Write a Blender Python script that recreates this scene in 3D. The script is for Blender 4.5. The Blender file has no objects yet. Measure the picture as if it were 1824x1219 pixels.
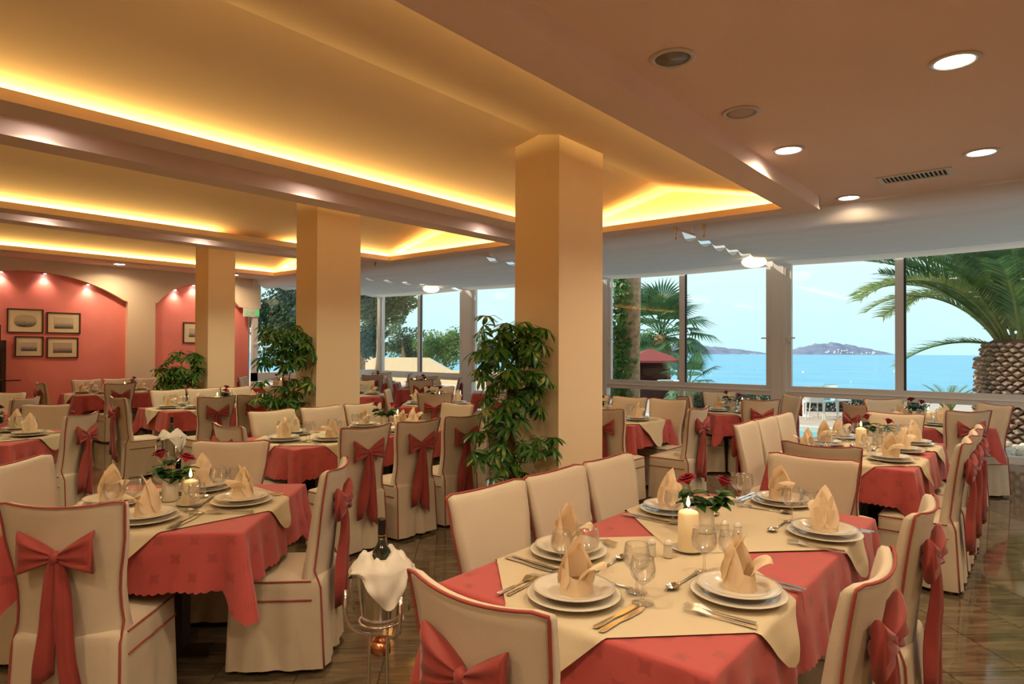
import bpy, math, random
from mathutils import Vector, Matrix

random.seed(11)
sc = bpy.context.scene
COL = sc.collection
PI = math.pi

# ------------------------------------------------------------------ camera
F = 1140.0
YAW, PIT, ROL = math.radians(39.9), math.radians(0.6), math.radians(0.2)
CAMZ = 1.6
_cy, _sy = math.cos(YAW), math.sin(YAW)
FW = Vector((-_sy*math.cos(PIT), _cy*math.cos(PIT), math.sin(PIT)))
R0 = Vector((_cy, _sy, 0)); U0 = R0.cross(FW)
RT = R0*math.cos(ROL)+U0*math.sin(ROL); UP = -R0*math.sin(ROL)+U0*math.cos(ROL)
cam_d = bpy.data.cameras.new('camera')
cam = bpy.data.objects.new('camera', cam_d); COL.objects.link(cam)
cam_d.sensor_fit = 'HORIZONTAL'; cam_d.sensor_width = 36.0
cam_d.lens = F/1824*36.0
cam_d.clip_start = 0.05; cam_d.clip_end = 6000
M = Matrix((RT, UP, -FW)).transposed().to_4x4(); M.translation = Vector((0, 0, CAMZ))
cam.matrix_world = M
sc.camera = cam

# ------------------------------------------------------------------ sky
w = bpy.data.worlds.new('world'); sc.world = w; w.use_nodes = True
nt = w.node_tree; nt.nodes.clear()
o_ = nt.nodes.new('ShaderNodeOutputWorld'); bg = nt.nodes.new('ShaderNodeBackground')
tc = nt.nodes.new('ShaderNodeTexCoord'); sp = nt.nodes.new('ShaderNodeSeparateXYZ'); rp = nt.nodes.new('ShaderNodeValToRGB')
nt.links.new(tc.outputs['Generated'], sp.inputs[0]); nt.links.new(sp.outputs['Z'], rp.inputs[0])
e = rp.color_ramp.elements
e[0].position = 0.0; e[0].color = (0.58, 0.88, 0.90, 1)
e[1].position = 0.6; e[1].color = (0.62, 0.78, 0.90, 1)
x = e.new(0.14); x.color = (0.74, 0.91, 0.93, 1)
nt.links.new(rp.outputs[0], bg.inputs[0]); bg.inputs[1].default_value = 0.80
nt.links.new(bg.outputs[0], o_.inputs[0])

sun_d = bpy.data.lights.new('sun', 'SUN'); sun_d.energy = 3.4; sun_d.angle = math.radians(3); sun_d.color = (1, 0.86, 0.66)
sun = bpy.data.objects.new('sun', sun_d); COL.objects.link(sun)
sun.location = (-20, -20, 30)
sun.rotation_euler = Vector((0.75, 0.35, -0.50)).to_track_quat('-Z', 'Y').to_euler()

vs = sc.view_settings
vs.view_transform = 'Standard'; vs.look = 'None'; vs.gamma = 1.0; vs.use_curve_mapping = False
vs.exposure = 0.6
cy = sc.cycles
cy.use_denoising = True
cy.max_bounces = 7; cy.diffuse_bounces = 4; cy.glossy_bounces = 4; cy.transmission_bounces = 6; cy.transparent_max_bounces = 24
cy.caustics_reflective = False; cy.caustics_refractive = False
cy.sample_clamp_indirect = 4.0

# ------------------------------------------------------------------ picture point -> place
def ray(px, py):
    return FW + RT*((px-912)/F) - UP*((py-609.5)/F)
def PZ(px, py, z):
    d = ray(px, py); t = (z-CAMZ)/d.z; return Vector((d.x*t, d.y*t, z))
def PX(px, py, X):
    d = ray(px, py); t = X/d.x; return Vector((X, d.y*t, CAMZ+d.z*t))
def PY(px, py, Y):
    d = ray(px, py); t = Y/d.y; return Vector((d.x*t, Y, CAMZ+d.z*t))

# ------------------------------------------------------------------ materials
MATS = {}
def mat(name, col, rough=0.7, metal=0.0, spec=0.4, noise=0.0, nscale=8.0, bump=0.0, bscale=60.0, emit=None, estr=0.0, coat=0.0, sheen=0.0):
    m = bpy.data.materials.new(name); m.use_nodes = True
    t = m.node_tree; b = t.nodes['Principled BSDF']
    b.inputs['Base Color'].default_value = (*col, 1); b.inputs['Roughness'].default_value = rough
    b.inputs['Metallic'].default_value = metal; b.inputs['Specular IOR Level'].default_value = spec
    if coat: b.inputs['Coat Weight'].default_value = coat; b.inputs['Coat Roughness'].default_value = 0.05
    if sheen: b.inputs['Sheen Weight'].default_value = sheen
    if emit: b.inputs['Emission Color'].default_value = (*emit, 1); b.inputs['Emission Strength'].default_value = estr
    if noise or bump:
        c = t.nodes.new('ShaderNodeTexCoord')
    if noise:
        n = t.nodes.new('ShaderNodeTexNoise'); n.inputs['Scale'].default_value = nscale; n.inputs['Detail'].default_value = 4
        t.links.new(c.outputs['Object'], n.inputs['Vector'])
        r = t.nodes.new('ShaderNodeValToRGB')
        r.color_ramp.elements[0].position = 0.3; r.color_ramp.elements[1].position = 0.7
        r.color_ramp.elements[0].color = (*[max(0, v*(1-noise)) for v in col], 1)
        r.color_ramp.elements[1].color = (*[min(1, v*(1+noise)) for v in col], 1)
        t.links.new(n.outputs['Fac'], r.inputs[0]); t.links.new(r.outputs[0], b.inputs['Base Color'])
    if bump:
        n2 = t.nodes.new('ShaderNodeTexNoise'); n2.inputs['Scale'].default_value = bscale; n2.inputs['Detail'].default_value = 3
        t.links.new(c.outputs['Object'], n2.inputs['Vector'])
        bp = t.nodes.new('ShaderNodeBump'); bp.inputs['Strength'].default_value = bump; bp.inputs['Distance'].default_value = 0.01
        t.links.new(n2.outputs['Fac'], bp.inputs['Height']); t.links.new(bp.outputs[0], b.inputs['Normal'])
    MATS[name] = m; return m

def glass_mat(name, ior=5.0, tint=(1, 1, 1), base=0.04):
    m = bpy.data.materials.new(name); m.use_nodes = True; t = m.node_tree; t.nodes.clear()
    o = t.nodes.new('ShaderNodeOutputMaterial'); mx = t.nodes.new('ShaderNodeMixShader')
    tr = t.nodes.new('ShaderNodeBsdfTransparent'); gl = t.nodes.new('ShaderNodeBsdfGlossy'); lw = t.nodes.new('ShaderNodeLayerWeight')
    tr.inputs[0].default_value = (*tint, 1); gl.inputs['Roughness'].default_value = 0.02; lw.inputs[0].default_value = 0.5
    pw = t.nodes.new('ShaderNodeMath'); pw.operation = 'POWER'; pw.inputs[1].default_value = ior
    ad = t.nodes.new('ShaderNodeMath'); ad.operation = 'MULTIPLY_ADD'; ad.use_clamp = True; ad.inputs[1].default_value = 0.85; ad.inputs[2].default_value = base
    t.links.new(lw.outputs['Facing'], pw.inputs[0]); t.links.new(pw.outputs[0], ad.inputs[0]); t.links.new(ad.outputs[0], mx.inputs[0])
    t.links.new(tr.outputs[0], mx.inputs[1]); t.links.new(gl.outputs[0], mx.inputs[2]); t.links.new(mx.outputs[0], o.inputs[0])
    MATS[name] = m; return m

def leaf_mat(name, c1, c2, rough=0.5, trans=0.3, scale=6.0, lo=0.45, hi=0.6):
    m = bpy.data.materials.new(name); m.use_nodes = True; t = m.node_tree; b = t.nodes['Principled BSDF']
    b.inputs['Roughness'].default_value = rough
    c = t.nodes.new('ShaderNodeTexCoord'); oi = t.nodes.new('ShaderNodeObjectInfo')
    ad = t.nodes.new('ShaderNodeVectorMath'); t.links.new(c.outputs['Object'], ad.inputs[0]); t.links.new(oi.outputs['Location'], ad.inputs[1])
    n = t.nodes.new('ShaderNodeTexNoise'); n.inputs['Scale'].default_value = scale; n.inputs['Detail'].default_value = 3
    t.links.new(ad.outputs[0], n.inputs['Vector'])
    r = t.nodes.new('ShaderNodeValToRGB'); r.color_ramp.elements[0].position = lo; r.color_ramp.elements[1].position = hi
    r.color_ramp.elements[0].color = (*c1, 1); r.color_ramp.elements[1].color = (*c2, 1)
    t.links.new(n.outputs['Fac'], r.inputs[0]); t.links.new(r.outputs[0], b.inputs['Base Color'])
    tl = t.nodes.new('ShaderNodeBsdfTranslucent'); mx = t.nodes.new('ShaderNodeMixShader'); mx.inputs[0].default_value = trans
    t.links.new(r.outputs[0], tl.inputs[0]); t.links.new(b.outputs[0], mx.inputs[1]); t.links.new(tl.outputs[0], mx.inputs[2])
    t.links.new(mx.outputs[0], t.nodes['Material Output'].inputs[0])
    MATS[name] = m; return m

mat('coffer', (0.90, 0.68, 0.48), 0.9, noise=0.02, nscale=1.5)
mat('soffit', (0.90, 0.68, 0.59), 0.85, noise=0.02, nscale=1.5)
mat('pillar', (0.92, 0.72, 0.48), 0.85, bump=0.03, bscale=150)
mat('cream_wall', (0.86, 0.69, 0.49), 0.9, bump=0.03, bscale=120)
mat('pink_wall', (0.84, 0.26, 0.22), 0.9, noise=0.04, nscale=3, bump=0.03, bscale=150)
mat('plain_wall', (0.75, 0.58, 0.40), 0.9)
mat('frame_white', (0.90, 0.84, 0.80), 0.35, spec=0.5)
mat('gasket', (0.05, 0.06, 0.07), 0.5)
mat('steel', (0.84, 0.83, 0.81), 0.16, metal=1.0)
mat('copper', (0.75, 0.32, 0.16), 0.25, metal=1.0)
mat('chair_cloth', (0.60, 0.505, 0.385), 0.92, noise=0.035, nscale=5, bump=0.12, bscale=260, sheen=0.15)
mat('piping', (0.33, 0.065, 0.05), 0.8)
mat('bow_satin', (0.31, 0.044, 0.037), 0.62, noise=0.10, nscale=9, bump=0.05, bscale=180, sheen=0.2)
mat('overlay_cloth', (0.58, 0.485, 0.335), 0.9, noise=0.02, nscale=3, bump=0.08, bscale=320)
leaf_mat('napkin', (0.86, 0.70, 0.49), (0.90, 0.74, 0.53), 0.9, 0.35, 20.0)
mat('white_cloth', (0.70, 0.65, 0.58), 0.9, bump=0.08, bscale=200)
mat('china', (0.66, 0.61, 0.52), 0.12, spec=0.6)
mat('china_line', (0.45, 0.42, 0.38), 0.25)
mat('dark_wood', (0.05, 0.025, 0.015), 0.5, noise=0.2, nscale=20)
mat('chair_wood', (0.30, 0.13, 0.05), 0.5)
mat('wax', (0.90, 0.76, 0.50), 0.5, emit=(1, 0.62, 0.25), estr=0.04)
mat('wick', (0.02, 0.02, 0.02), 0.9)
mat('flame', (1, 0.8, 0.4), 0.5, emit=(1.0, 0.72, 0.30), estr=9.0)
mat('rose', (0.27, 0.005, 0.024), 0.65, noise=0.35, nscale=70)
mat('stem', (0.12, 0.20, 0.05), 0.6)
leaf_mat('rose_leaf', (0.025, 0.09, 0.02), (0.06, 0.16, 0.03), 0.45, 0.2, 14)
leaf_mat('schefflera', (0.045, 0.17, 0.02), (0.36, 0.42, 0.07), 0.35, 0.25, 9.0, 0.55, 0.70)
mat('bark', (0.50, 0.31, 0.17), 0.95, noise=0.4, nscale=12, bump=0.8, bscale=25)
mat('moss_pole', (0.12, 0.06, 0.025), 0.95, noise=0.35, nscale=40, bump=0.7, bscale=60)
mat('terracotta', (0.35, 0.14, 0.07), 0.8)
mat('soil', (0.05, 0.03, 0.02), 1.0)
mat('bottle_glass', (0.012, 0.015, 0.008), 0.06, spec=0.8, coat=0.6)
mat('capsule', (0.015, 0.013, 0.012), 0.35)
mat('paper_label', (0.80, 0.74, 0.60), 0.8)
mat('gold', (0.7, 0.5, 0.2), 0.3, metal=1)
mat('picture_frame', (0.055, 0.020, 0.012), 0.4)
mat('picture_mat', (0.78, 0.66, 0.42), 0.9)
mat('sign_white', (0.80, 0.78, 0.70), 0.5)
mat('sign_green', (0.05, 0.55, 0.12), 0.5, emit=(0.08, 0.8, 0.15), estr=0.35)
mat('lamp_globe', (1, 0.9, 0.65), 0.4, emit=(1.0, 0.80, 0.42), estr=1.6)
mat('downlight_glow', (1, 1, 1), 0.4, emit=(1.0, 0.97, 0.88), estr=7.0)
mat('downlight_dark', (0.45, 0.42, 0.36), 0.3)
mat('metal_ring', (0.70, 0.62, 0.56), 0.35)
mat('speaker_mesh', (0.62, 0.50, 0.44), 0.8, bump=0.4, bscale=300)
mat('vent_white', (0.70, 0.66, 0.62), 0.5)
mat('vent_dark', (0.02, 0.02, 0.02), 0.9)
mat('brass', (0.6, 0.42, 0.18), 0.35, metal=1)
glass_mat('pane', 5.0, (0.98, 0.99, 0.99), 0.03)
glass_mat('crystal', 2.2, (0.985, 0.985, 0.985), 0.11)

def print_mat(name, scale, c1, c2, oval=False):
    m = bpy.data.materials.new(name); m.use_nodes = True; t = m.node_tree; b = t.nodes['Principled BSDF']
    b.inputs['Roughness'].default_value = 0.8
    c = t.nodes.new('ShaderNodeTexCoord'); mp = t.nodes.new('ShaderNodeMapping'); mp.inputs['Scale'].default_value = (1, scale, scale*2.2)
    n = t.nodes.new('ShaderNodeTexNoise'); n.inputs['Scale'].default_value = 3.0; n.inputs['Detail'].default_value = 6; n.inputs['Roughness'].default_value = 0.65
    s = t.nodes.new('ShaderNodeSeparateXYZ'); a = t.nodes.new('ShaderNodeMath'); a.operation = 'MULTIPLY_ADD'; a.inputs[1].default_value = 0.9
    t.links.new(c.outputs['Generated'], mp.inputs[0]); t.links.new(mp.outputs[0], n.inputs['Vector']); t.links.new(c.outputs['Generated'], s.inputs[0])
    t.links.new(s.outputs['Z'], a.inputs[0]); t.links.new(n.outputs['Fac'], a.inputs[2])
    r = t.nodes.new('ShaderNodeValToRGB'); r.color_ramp.elements[0].position = 0.55; r.color_ramp.elements[1].position = 1.1 if not oval else 1.0
    r.color_ramp.elements[0].color = (*c1, 1); r.color_ramp.elements[1].color = (*c2, 1)
    t.links.new(a.outputs[0], r.inputs[0]); t.links.new(r.outputs[0], b.inputs['Base Color']); MATS[name] = m
print_mat('print_a', 2.0, (0.05, 0.045, 0.035), (0.50, 0.42, 0.28), True)
print_mat('print_b', 5.0, (0.04, 0.04, 0.035), (0.60, 0.52, 0.36))
print_mat('print_c', 4.0, (0.05, 0.04, 0.05), (0.55, 0.44, 0.40))
print_mat('print_d', 6.0, (0.06, 0.04, 0.035), (0.55, 0.42, 0.32))

def damask():
    m = mat('table_cloth', (0.43, 0.072, 0.070), 0.85, bump=0.06, bscale=300, sheen=0.15)
    t = m.node_tree; b = t.nodes['Principled BSDF']
    uv = t.nodes.new('ShaderNodeUVMap'); mp = t.nodes.new('ShaderNodeMapping'); mp.inputs['Scale'].default_value = (9, 9, 9); mp.inputs['Rotation'].default_value = (0, 0, 0.785)
    t.links.new(uv.outputs[0], mp.inputs[0])
    fr = t.nodes.new('ShaderNodeVectorMath'); fr.operation = 'FRACTION'; t.links.new(mp.outputs[0], fr.inputs[0])
    sb = t.nodes.new('ShaderNodeVectorMath'); sb.operation = 'SUBTRACT'; sb.inputs[1].default_value = (0.5, 0.5, 0); t.links.new(fr.outputs[0], sb.inputs[0])
    ab = t.nodes.new('ShaderNodeVectorMath'); ab.operation = 'ABSOLUTE'; t.links.new(sb.outputs[0], ab.inputs[0])
    sx = t.nodes.new('ShaderNodeSeparateXYZ'); t.links.new(ab.outputs[0], sx.inputs[0])
    # four petals: small product of |x| and |y| near the centre
    mu = t.nodes.new('ShaderNodeMath'); mu.operation = 'MULTIPLY'; t.links.new(sx.outputs[0], mu.inputs[0]); t.links.new(sx.outputs[1], mu.inputs[1])
    ln = t.nodes.new('ShaderNodeVectorMath'); ln.operation = 'LENGTH'; t.links.new(sb.outputs[0], ln.inputs[0])
    l1 = t.nodes.new('ShaderNodeMath'); l1.operation = 'LESS_THAN'; l1.inputs[1].default_value = 0.010; t.links.new(mu.outputs[0], l1.inputs[0])
    l2 = t.nodes.new('ShaderNodeMath'); l2.operation = 'LESS_THAN'; l2.inputs[1].default_value = 0.24; t.links.new(ln.outputs[1], l2.inputs[0])
    m3 = t.nodes.new('ShaderNodeMath'); m3.operation = 'MULTIPLY'; t.links.new(l1.outputs[0], m3.inputs[0]); t.links.new(l2.outputs[0], m3.inputs[1])
    mx = t.nodes.new('ShaderNodeMix'); mx.data_type = 'RGBA'; mx.inputs[6].default_value = (0.43, 0.072, 0.070, 1); mx.inputs[7].default_value = (0.34, 0.052, 0.050, 1)
    t.links.new(m3.outputs[0], mx.inputs[0]); t.links.new(mx.outputs[2], b.inputs['Base Color'])
    m4 = t.nodes.new('ShaderNodeMath'); m4.operation = 'MULTIPLY_ADD'; m4.inputs[1].default_value = -0.25; m4.inputs[2].default_value = 0.85
    t.links.new(m3.outputs[0], m4.inputs[0]); t.links.new(m4.outputs[0], b.inputs['Roughness'])
damask()

def floor_mat():
    m = bpy.data.materials.new('floor_tile'); m.use_nodes = True; t = m.node_tree; b = t.nodes['Principled BSDF']
    c = t.nodes.new('ShaderNodeTexCoord'); oi = t.nodes.new('ShaderNodeObjectInfo')
    ml = t.nodes.new('ShaderNodeVectorMath'); ml.operation = 'SCALE'; ml.inputs[3].default_value = 37.0
    cb = t.nodes.new('ShaderNodeCombineXYZ'); t.links.new(oi.outputs['Random'], cb.inputs[0]); t.links.new(oi.outputs['Random'], cb.inputs[1]); t.links.new(cb.outputs[0], ml.inputs[0])
    ad = t.nodes.new('ShaderNodeVectorMath'); t.links.new(c.outputs['Object'], ad.inputs[0]); t.links.new(ml.outputs[0], ad.inputs[1])
    mp = t.nodes.new('ShaderNodeMapping'); mp.inputs['Scale'].default_value = (1.3, 8, 1); t.links.new(ad.outputs[0], mp.inputs[0])
    n = t.nodes.new('ShaderNodeTexNoise'); n.inputs['Scale'].default_value = 2.0; n.inputs['Detail'].default_value = 6; n.inputs['Roughness'].default_value = 0.6; n.inputs['Distortion'].default_value = 0.6
    t.links.new(mp.outputs[0], n.inputs['Vector'])
    r = t.nodes.new('ShaderNodeValToRGB'); el = r.color_ramp.elements
    el[0].position = 0.30; el[0].color = (0.060, 0.042, 0.024, 1); el[1].position = 0.72; el[1].color = (0.22, 0.165, 0.10, 1)
    k = el.new(0.5); k.color = (0.125, 0.092, 0.054, 1)
    t.links.new(n.outputs['Fac'], r.inputs[0]); t.links.new(r.outputs[0], b.inputs['Base Color'])
    b.inputs['Roughness'].default_value = 0.07; b.inputs['Specular IOR Level'].default_value = 1.0
    MATS['floor_tile'] = m
floor_mat()
mat('grout', (0.07, 0.05, 0.035), 0.6)

def blind_mat():
    m = bpy.data.materials.new('blind_fabric'); m.use_nodes = True; t = m.node_tree; t.nodes.clear()
    o = t.nodes.new('ShaderNodeOutputMaterial'); d = t.nodes.new('ShaderNodeBsdfDiffuse'); tl = t.nodes.new('ShaderNodeBsdfTranslucent'); mx = t.nodes.new('ShaderNodeMixShader')
    d.inputs[0].default_value = (0.80, 0.70, 0.60, 1); tl.inputs[0].default_value = (0.66, 0.63, 0.58, 1); mx.inputs[0].default_value = 0.30
    t.links.new(d.outputs[0], mx.inputs[1]); t.links.new(tl.outputs[0], mx.inputs[2]); t.links.new(mx.outputs[0], o.inputs[0]); MATS['blind_fabric'] = m
blind_mat()

# ------------------------------------------------------------------ mesh helper
class MB:
    def __init__(s): s.v = []; s.f = []; s.m = []
    def add(s, vs, fs, m=0):
        o = len(s.v); s.v += [tuple(p) for p in vs]; s.f += [tuple(i+o for i in f) for f in fs]; s.m += [m]*len(fs); return s
    def box(s, x0, x1, y0, y1, z0, z1, m=0):
        vs = [(x, y, z) for z in (z0, z1) for y in (y0, y1) for x in (x0, x1)]
        return s.add(vs, [(0, 2, 3, 1), (4, 5, 7, 6), (0, 1, 5, 4), (2, 6, 7, 3), (0, 4, 6, 2), (1, 3, 7, 5)], m)
    def bar(s, a, b, wx, wz, m=0):
        a = Vector(a); b = Vector(b); d = (b-a).normalized()
        u = d.cross(Vector((0, 0, 1))); u = u.normalized() if u.length > 1e-4 else Vector((1, 0, 0)); v = u.cross(d)
        vs = []
        for p in (a, b):
            for i, j in ((-1, -1), (1, -1), (1, 1), (-1, 1)): vs.append(p+u*(i*wx/2)+v*(j*wz/2))
        return s.add(vs, [(0, 1, 2, 3), (7, 6, 5, 4), (0, 4, 5, 1), (1, 5, 6, 2), (2, 6, 7, 3), (3, 7, 4, 0)], m)
    def lathe(s, prof, n=24, m=0, cx=0, cy=0, cz=0, cap=True):
        vs = []; fs = []
        for r, z in prof:
            for i in range(n): vs.append((cx+r*math.cos(2*PI*i/n), cy+r*math.sin(2*PI*i/n), cz+z))
        for k in range(len(prof)-1):
            for i in range(n):
                j = (i+1) % n; fs.append((k*n+i, k*n+j, (k+1)*n+j, (k+1)*n+i))
        if prof[0] == prof[-1]: cap = False
        if cap and prof[0][0] > 1e-5: fs.append(tuple(reversed(range(n))))
        if cap and prof[-1][0] > 1e-5: fs.append(tuple((len(prof)-1)*n+i for i in range(n)))
        return s.add(vs, fs, m)
    def tube(s, path, r, n=6, closed=False, m=0):
        P = [Vector(p) for p in path]; vs = []; fs = []; N = len(P); up = None
        for i, p in enumerate(P):
            a = P[(i-1) % N] if (closed or i > 0) else p; b = P[(i+1) % N] if (closed or i < N-1) else p
            d = (b-a); d = d.normalized() if d.length > 1e-9 else Vector((0, 0, 1))
            if up is None:
                up = Vector((0, 0, 1)) if abs(d.z) < 0.9 else Vector((1, 0, 0))
            u = d.cross(up); u = u.normalized() if u.length > 1e-6 else Vector((1, 0, 0)); up = u.cross(d)
            rr = r[i] if isinstance(r, (list, tuple)) else r
            for k in range(n): vs.append(p+(u*math.cos(2*PI*k/n)+up*math.sin(2*PI*k/n))*rr)
        for i in range(N if closed else N-1):
            a = i*n; b = ((i+1) % N)*n
            for k in range(n): fs.append((a+k, a+(k+1) % n, b+(k+1) % n, b+k))
        if not closed: fs += [tuple(reversed(range(n))), tuple((N-1)*n+k for k in range(n))]
        return s.add(vs, fs, m)
    def grid(s, fn, nu, nv, m=0, cu=False):
        vs = [fn(i/nu, j/nv) for j in range(nv+1) for i in range(nu if cu else nu+1)]
        W = nu if cu else nu+1; fs = []
        for j in range(nv):
            for i in range(nu): fs.append((j*W+i, j*W+(i+1) % W, (j+1)*W+(i+1) % W, (j+1)*W+i))
        return s.add(vs, fs, m)
    def ell(s, c, rx, ry, rz, n=14, k=8, m=0):
        vs = []; fs = []
        for j in range(k+1):
            a = PI*j/k
            for i in range(n): vs.append((c[0]+rx*math.sin(a)*math.cos(2*PI*i/n), c[1]+ry*math.sin(a)*math.sin(2*PI*i/n), c[2]-rz*math.cos(a)))
        for j in range(k):
            for i in range(n): fs.append((j*n+i, j*n+(i+1) % n, (j+1)*n+(i+1) % n, (j+1)*n+i))
        return s.add(vs, fs, m)
    def xf(s, mtx):
        s.v = [tuple(mtx @ Vector(p)) for p in s.v]; return s
    def mesh(s, name, mats, smooth=False):
        me = bpy.data.meshes.new(name); me.from_pydata(s.v, [], s.f)
        for q in (mats if isinstance(mats, (list, tuple)) else [mats]): me.materials.append(MATS[q])
        me.polygons.foreach_set('material_index', s.m)
        me.polygons.foreach_set('use_smooth', [bool(smooth)]*len(s.f)); me.update(); return me

def obj(name, me, parent=None, loc=None, rz=None, rot=None):
    o = bpy.data.objects.new(name, me); COL.objects.link(o)
    if parent: o.parent = parent
    if loc is not None: o.location = loc
    if rz is not None: o.rotation_euler = (0, 0, rz)
    if rot is not None: o.rotation_euler = rot
    return o
def tag(o, label, cat, group=None, kind=None):
    o['label'] = label; o['category'] = cat
    if group: o['group'] = group
    if kind: o['kind'] = kind
    return o
def thing(name, label, cat, loc=(0, 0, 0), rz=0.0, group=None):
    o = bpy.data.objects.new(name, None); COL.objects.link(o); o.empty_display_size = 0.05
    o.location = loc; o.rotation_euler = (0, 0, rz); return tag(o, label, cat, group)
def struct(name, me, parent=None):
    o = obj(name, me, parent)
    if not parent: o['kind'] = 'structure'
    return o
def inst(proto, name, label, cat, loc, rz=0.0, group=None, skip=()):
    """a thing from a list of (part name, mesh, [(sub name, mesh)...], loc)"""
    r = thing(name, label, cat, loc, rz, group)
    for p in proto:
        if p[0] in skip: continue
        c = obj(p[0], p[1], r, p[3] if len(p) > 3 else None)
        for q in p[2]: obj(q[0], q[1], c)
    return r
def one(me, name, label, cat, loc, rz=0.0, group=None):
    return tag(obj(name, me, None, loc, rz), label, cat, group)

def area(name, loc, size, sy, power, col, direction, spread=PI):
    d = bpy.data.lights.new(name, 'AREA'); d.shape = 'RECTANGLE'; d.size = size; d.size_y = sy; d.energy = power; d.color = col; d.spread = spread
    o = bpy.data.objects.new(name, d); COL.objects.link(o); o.location = loc
    o.rotation_euler = Vector(direction).to_track_quat('-Z', 'Y').to_euler(); return o
def disk(name, loc, size, power, col, spread=2.6):
    d = bpy.data.lights.new(name, 'AREA'); d.shape = 'DISK'; d.size = size; d.energy = power; d.color = col; d.spread = spread
    o = bpy.data.objects.new(name, d); COL.objects.link(o); o.location = loc; return o

# ================================================================== THE ROOM
S, ZF, XL, XR, YB, D = 3.10, 3.24, -14.55, 3.2, -2.6, 11.5
YS = 7.95                                   # solid ceiling ends here, canopy begins
COFF = [(-4.86, -2.15), (-8.64, -5.93), (-12.35, -9.68)]
SW = 0.29                                   # width of the lowered strip round each coffer
YE = 7.06

# flat ceiling
b = MB()
flat = [(XL-0.2, COFF[2][0]-SW), (COFF[2][1]+SW, COFF[1][0]-SW), (COFF[1][1]+SW, COFF[0][0]-SW), (COFF[0][1]+SW, XR+0.2)]
for x0, x1 in flat: b.box(x0, x1, YB-0.2, YE+SW, ZF, ZF+0.05)
b.box(XL-0.2, XR+0.2, YE+SW, YS, ZF, ZF+0.05)
b.box(XL-0.2, XR+0.2, YB-0.2, YS, 3.62, 3.7)
ceiling = struct('ceiling', b.mesh('ceiling', 'soffit'))
for k, (x0, x1) in enumerate(COFF):
    b = MB()
    for s_ in (0, 1):
        a0, a1 = (x0-SW, x0) if s_ == 0 else (x1, x1+SW)
        lip = (x0-0.02, x0) if s_ == 0 else (x1, x1+0.02)
        out = (x0-SW, x0-SW+0.02) if s_ == 0 else (x1+SW-0.02, x1+SW)
        b.box(a0, a1, YB, YE+SW, S, S+0.02)
        b.box(lip[0], lip[1], YB, YE, S+0.02, S+0.07)
        b.box(out[0], out[1], YB, YE+SW, S+0.02, ZF+0.02)
    b.box(x0, x1, YE, YE+SW, S, S+0.02); b.box(x0-0.02, x1+0.02, YE, YE+0.02, S+0.02, S+0.07)
    b.box(x0-SW, x1+SW, YE+SW-0.02, YE+SW, S+0.02, ZF+0.02)
    beam = struct('beam', b.mesh('beam', 'soffit'), ceiling)
    b = MB(); b.box(x0-0.004, x0-0.0005, YB, YE, S, S+0.075); b.box(x1, x1+0.0035, YB, YE, S, S+0.075); b.box(x0, x1, YE, YE+0.0035, S, S+0.075)
    b.v = [(v[0]+(0.006 if abs(v[0]-x0) < 0.01 and v[1] < YE else 0)-(0.006 if abs(v[0]-x1) < 0.01 and v[1] < YE else 0), v[1]-(0.006 if v[1] >= YE else 0), v[2]) for v in b.v]
    struct('coffer_lip', b.mesh('coffer_lip', 'coffer'), ceiling)
    xm = (x0+x1)/2; zr, ze = 3.53, 3.19; xe0, xe1 = x0-SW+0.01, x1+SW-0.01; yg = YE+0.18
    b = MB(); b.add([(xe0, YB, ze), (xm, YB, zr), (xm, yg, zr), (xe0, yg, ze), (xe1, YB, ze), (xe1, yg, ze)], [(0, 1, 2, 3), (1, 4, 5, 2)])
    b.add([(xe0, yg, ze), (xm, yg, zr), (xe1, yg, ze), (xe1, yg, S+0.02), (xe0, yg, S+0.02)], [(0, 1, 2, 3, 4)])
    struct('coffer_vault', b.mesh('coffer_vault', 'coffer'), ceiling)

# cove lamps lying behind the lips
CY = (1.0, 0.71, 0.22)
def cove(x, y0, y1, d, p):
    L = y1-y0; o = area('cove_lamp', (x, (y0+y1)/2, S+0.030), 0.05, L, p*L, CY, d)
    o.rotation_euler = (0, math.atan2(-d[0], -d[2]), 0)
CP = 7.4
for k, (x0, x1) in enumerate(COFF):
    if k == 1:
        cove(x0-0.19, YB+0.1, 4.15, (1.1, 0, 1), CP); cove(x0-0.19, 5.2, YE+0.1, (1.1, 0, 1), CP)
    else:
        cove(x0-0.19, YB+0.1, YE+0.1, (1.1, 0, 1), CP)
    cove(x1+0.19, YB+0.1, YE+0.1, (-1.1, 0, 1), CP*0.55)
    o = area('cove_lamp', ((x0+x1)/2, YE+0.11, S+0.030), x1-x0, 0.05, CP*1.0*(x1-x0), CY, (0, -0.4, 1))
    o.rotation_euler = (PI-0.6, 0, 0)

# pillars
for n, (px0, px1, py0, py1) in enumerate(((-3.78, -3.28, 4.56, 5.28), (-7.46, -6.99, 4.56, 5.22), (-11.23, -10.75, 4.94, 5.40))):
    struct('trim_%d' % (n+1), MB().box(px0, px1, py0, py1, 0, 3.58).mesh('pillar', 'pillar'))

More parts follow.
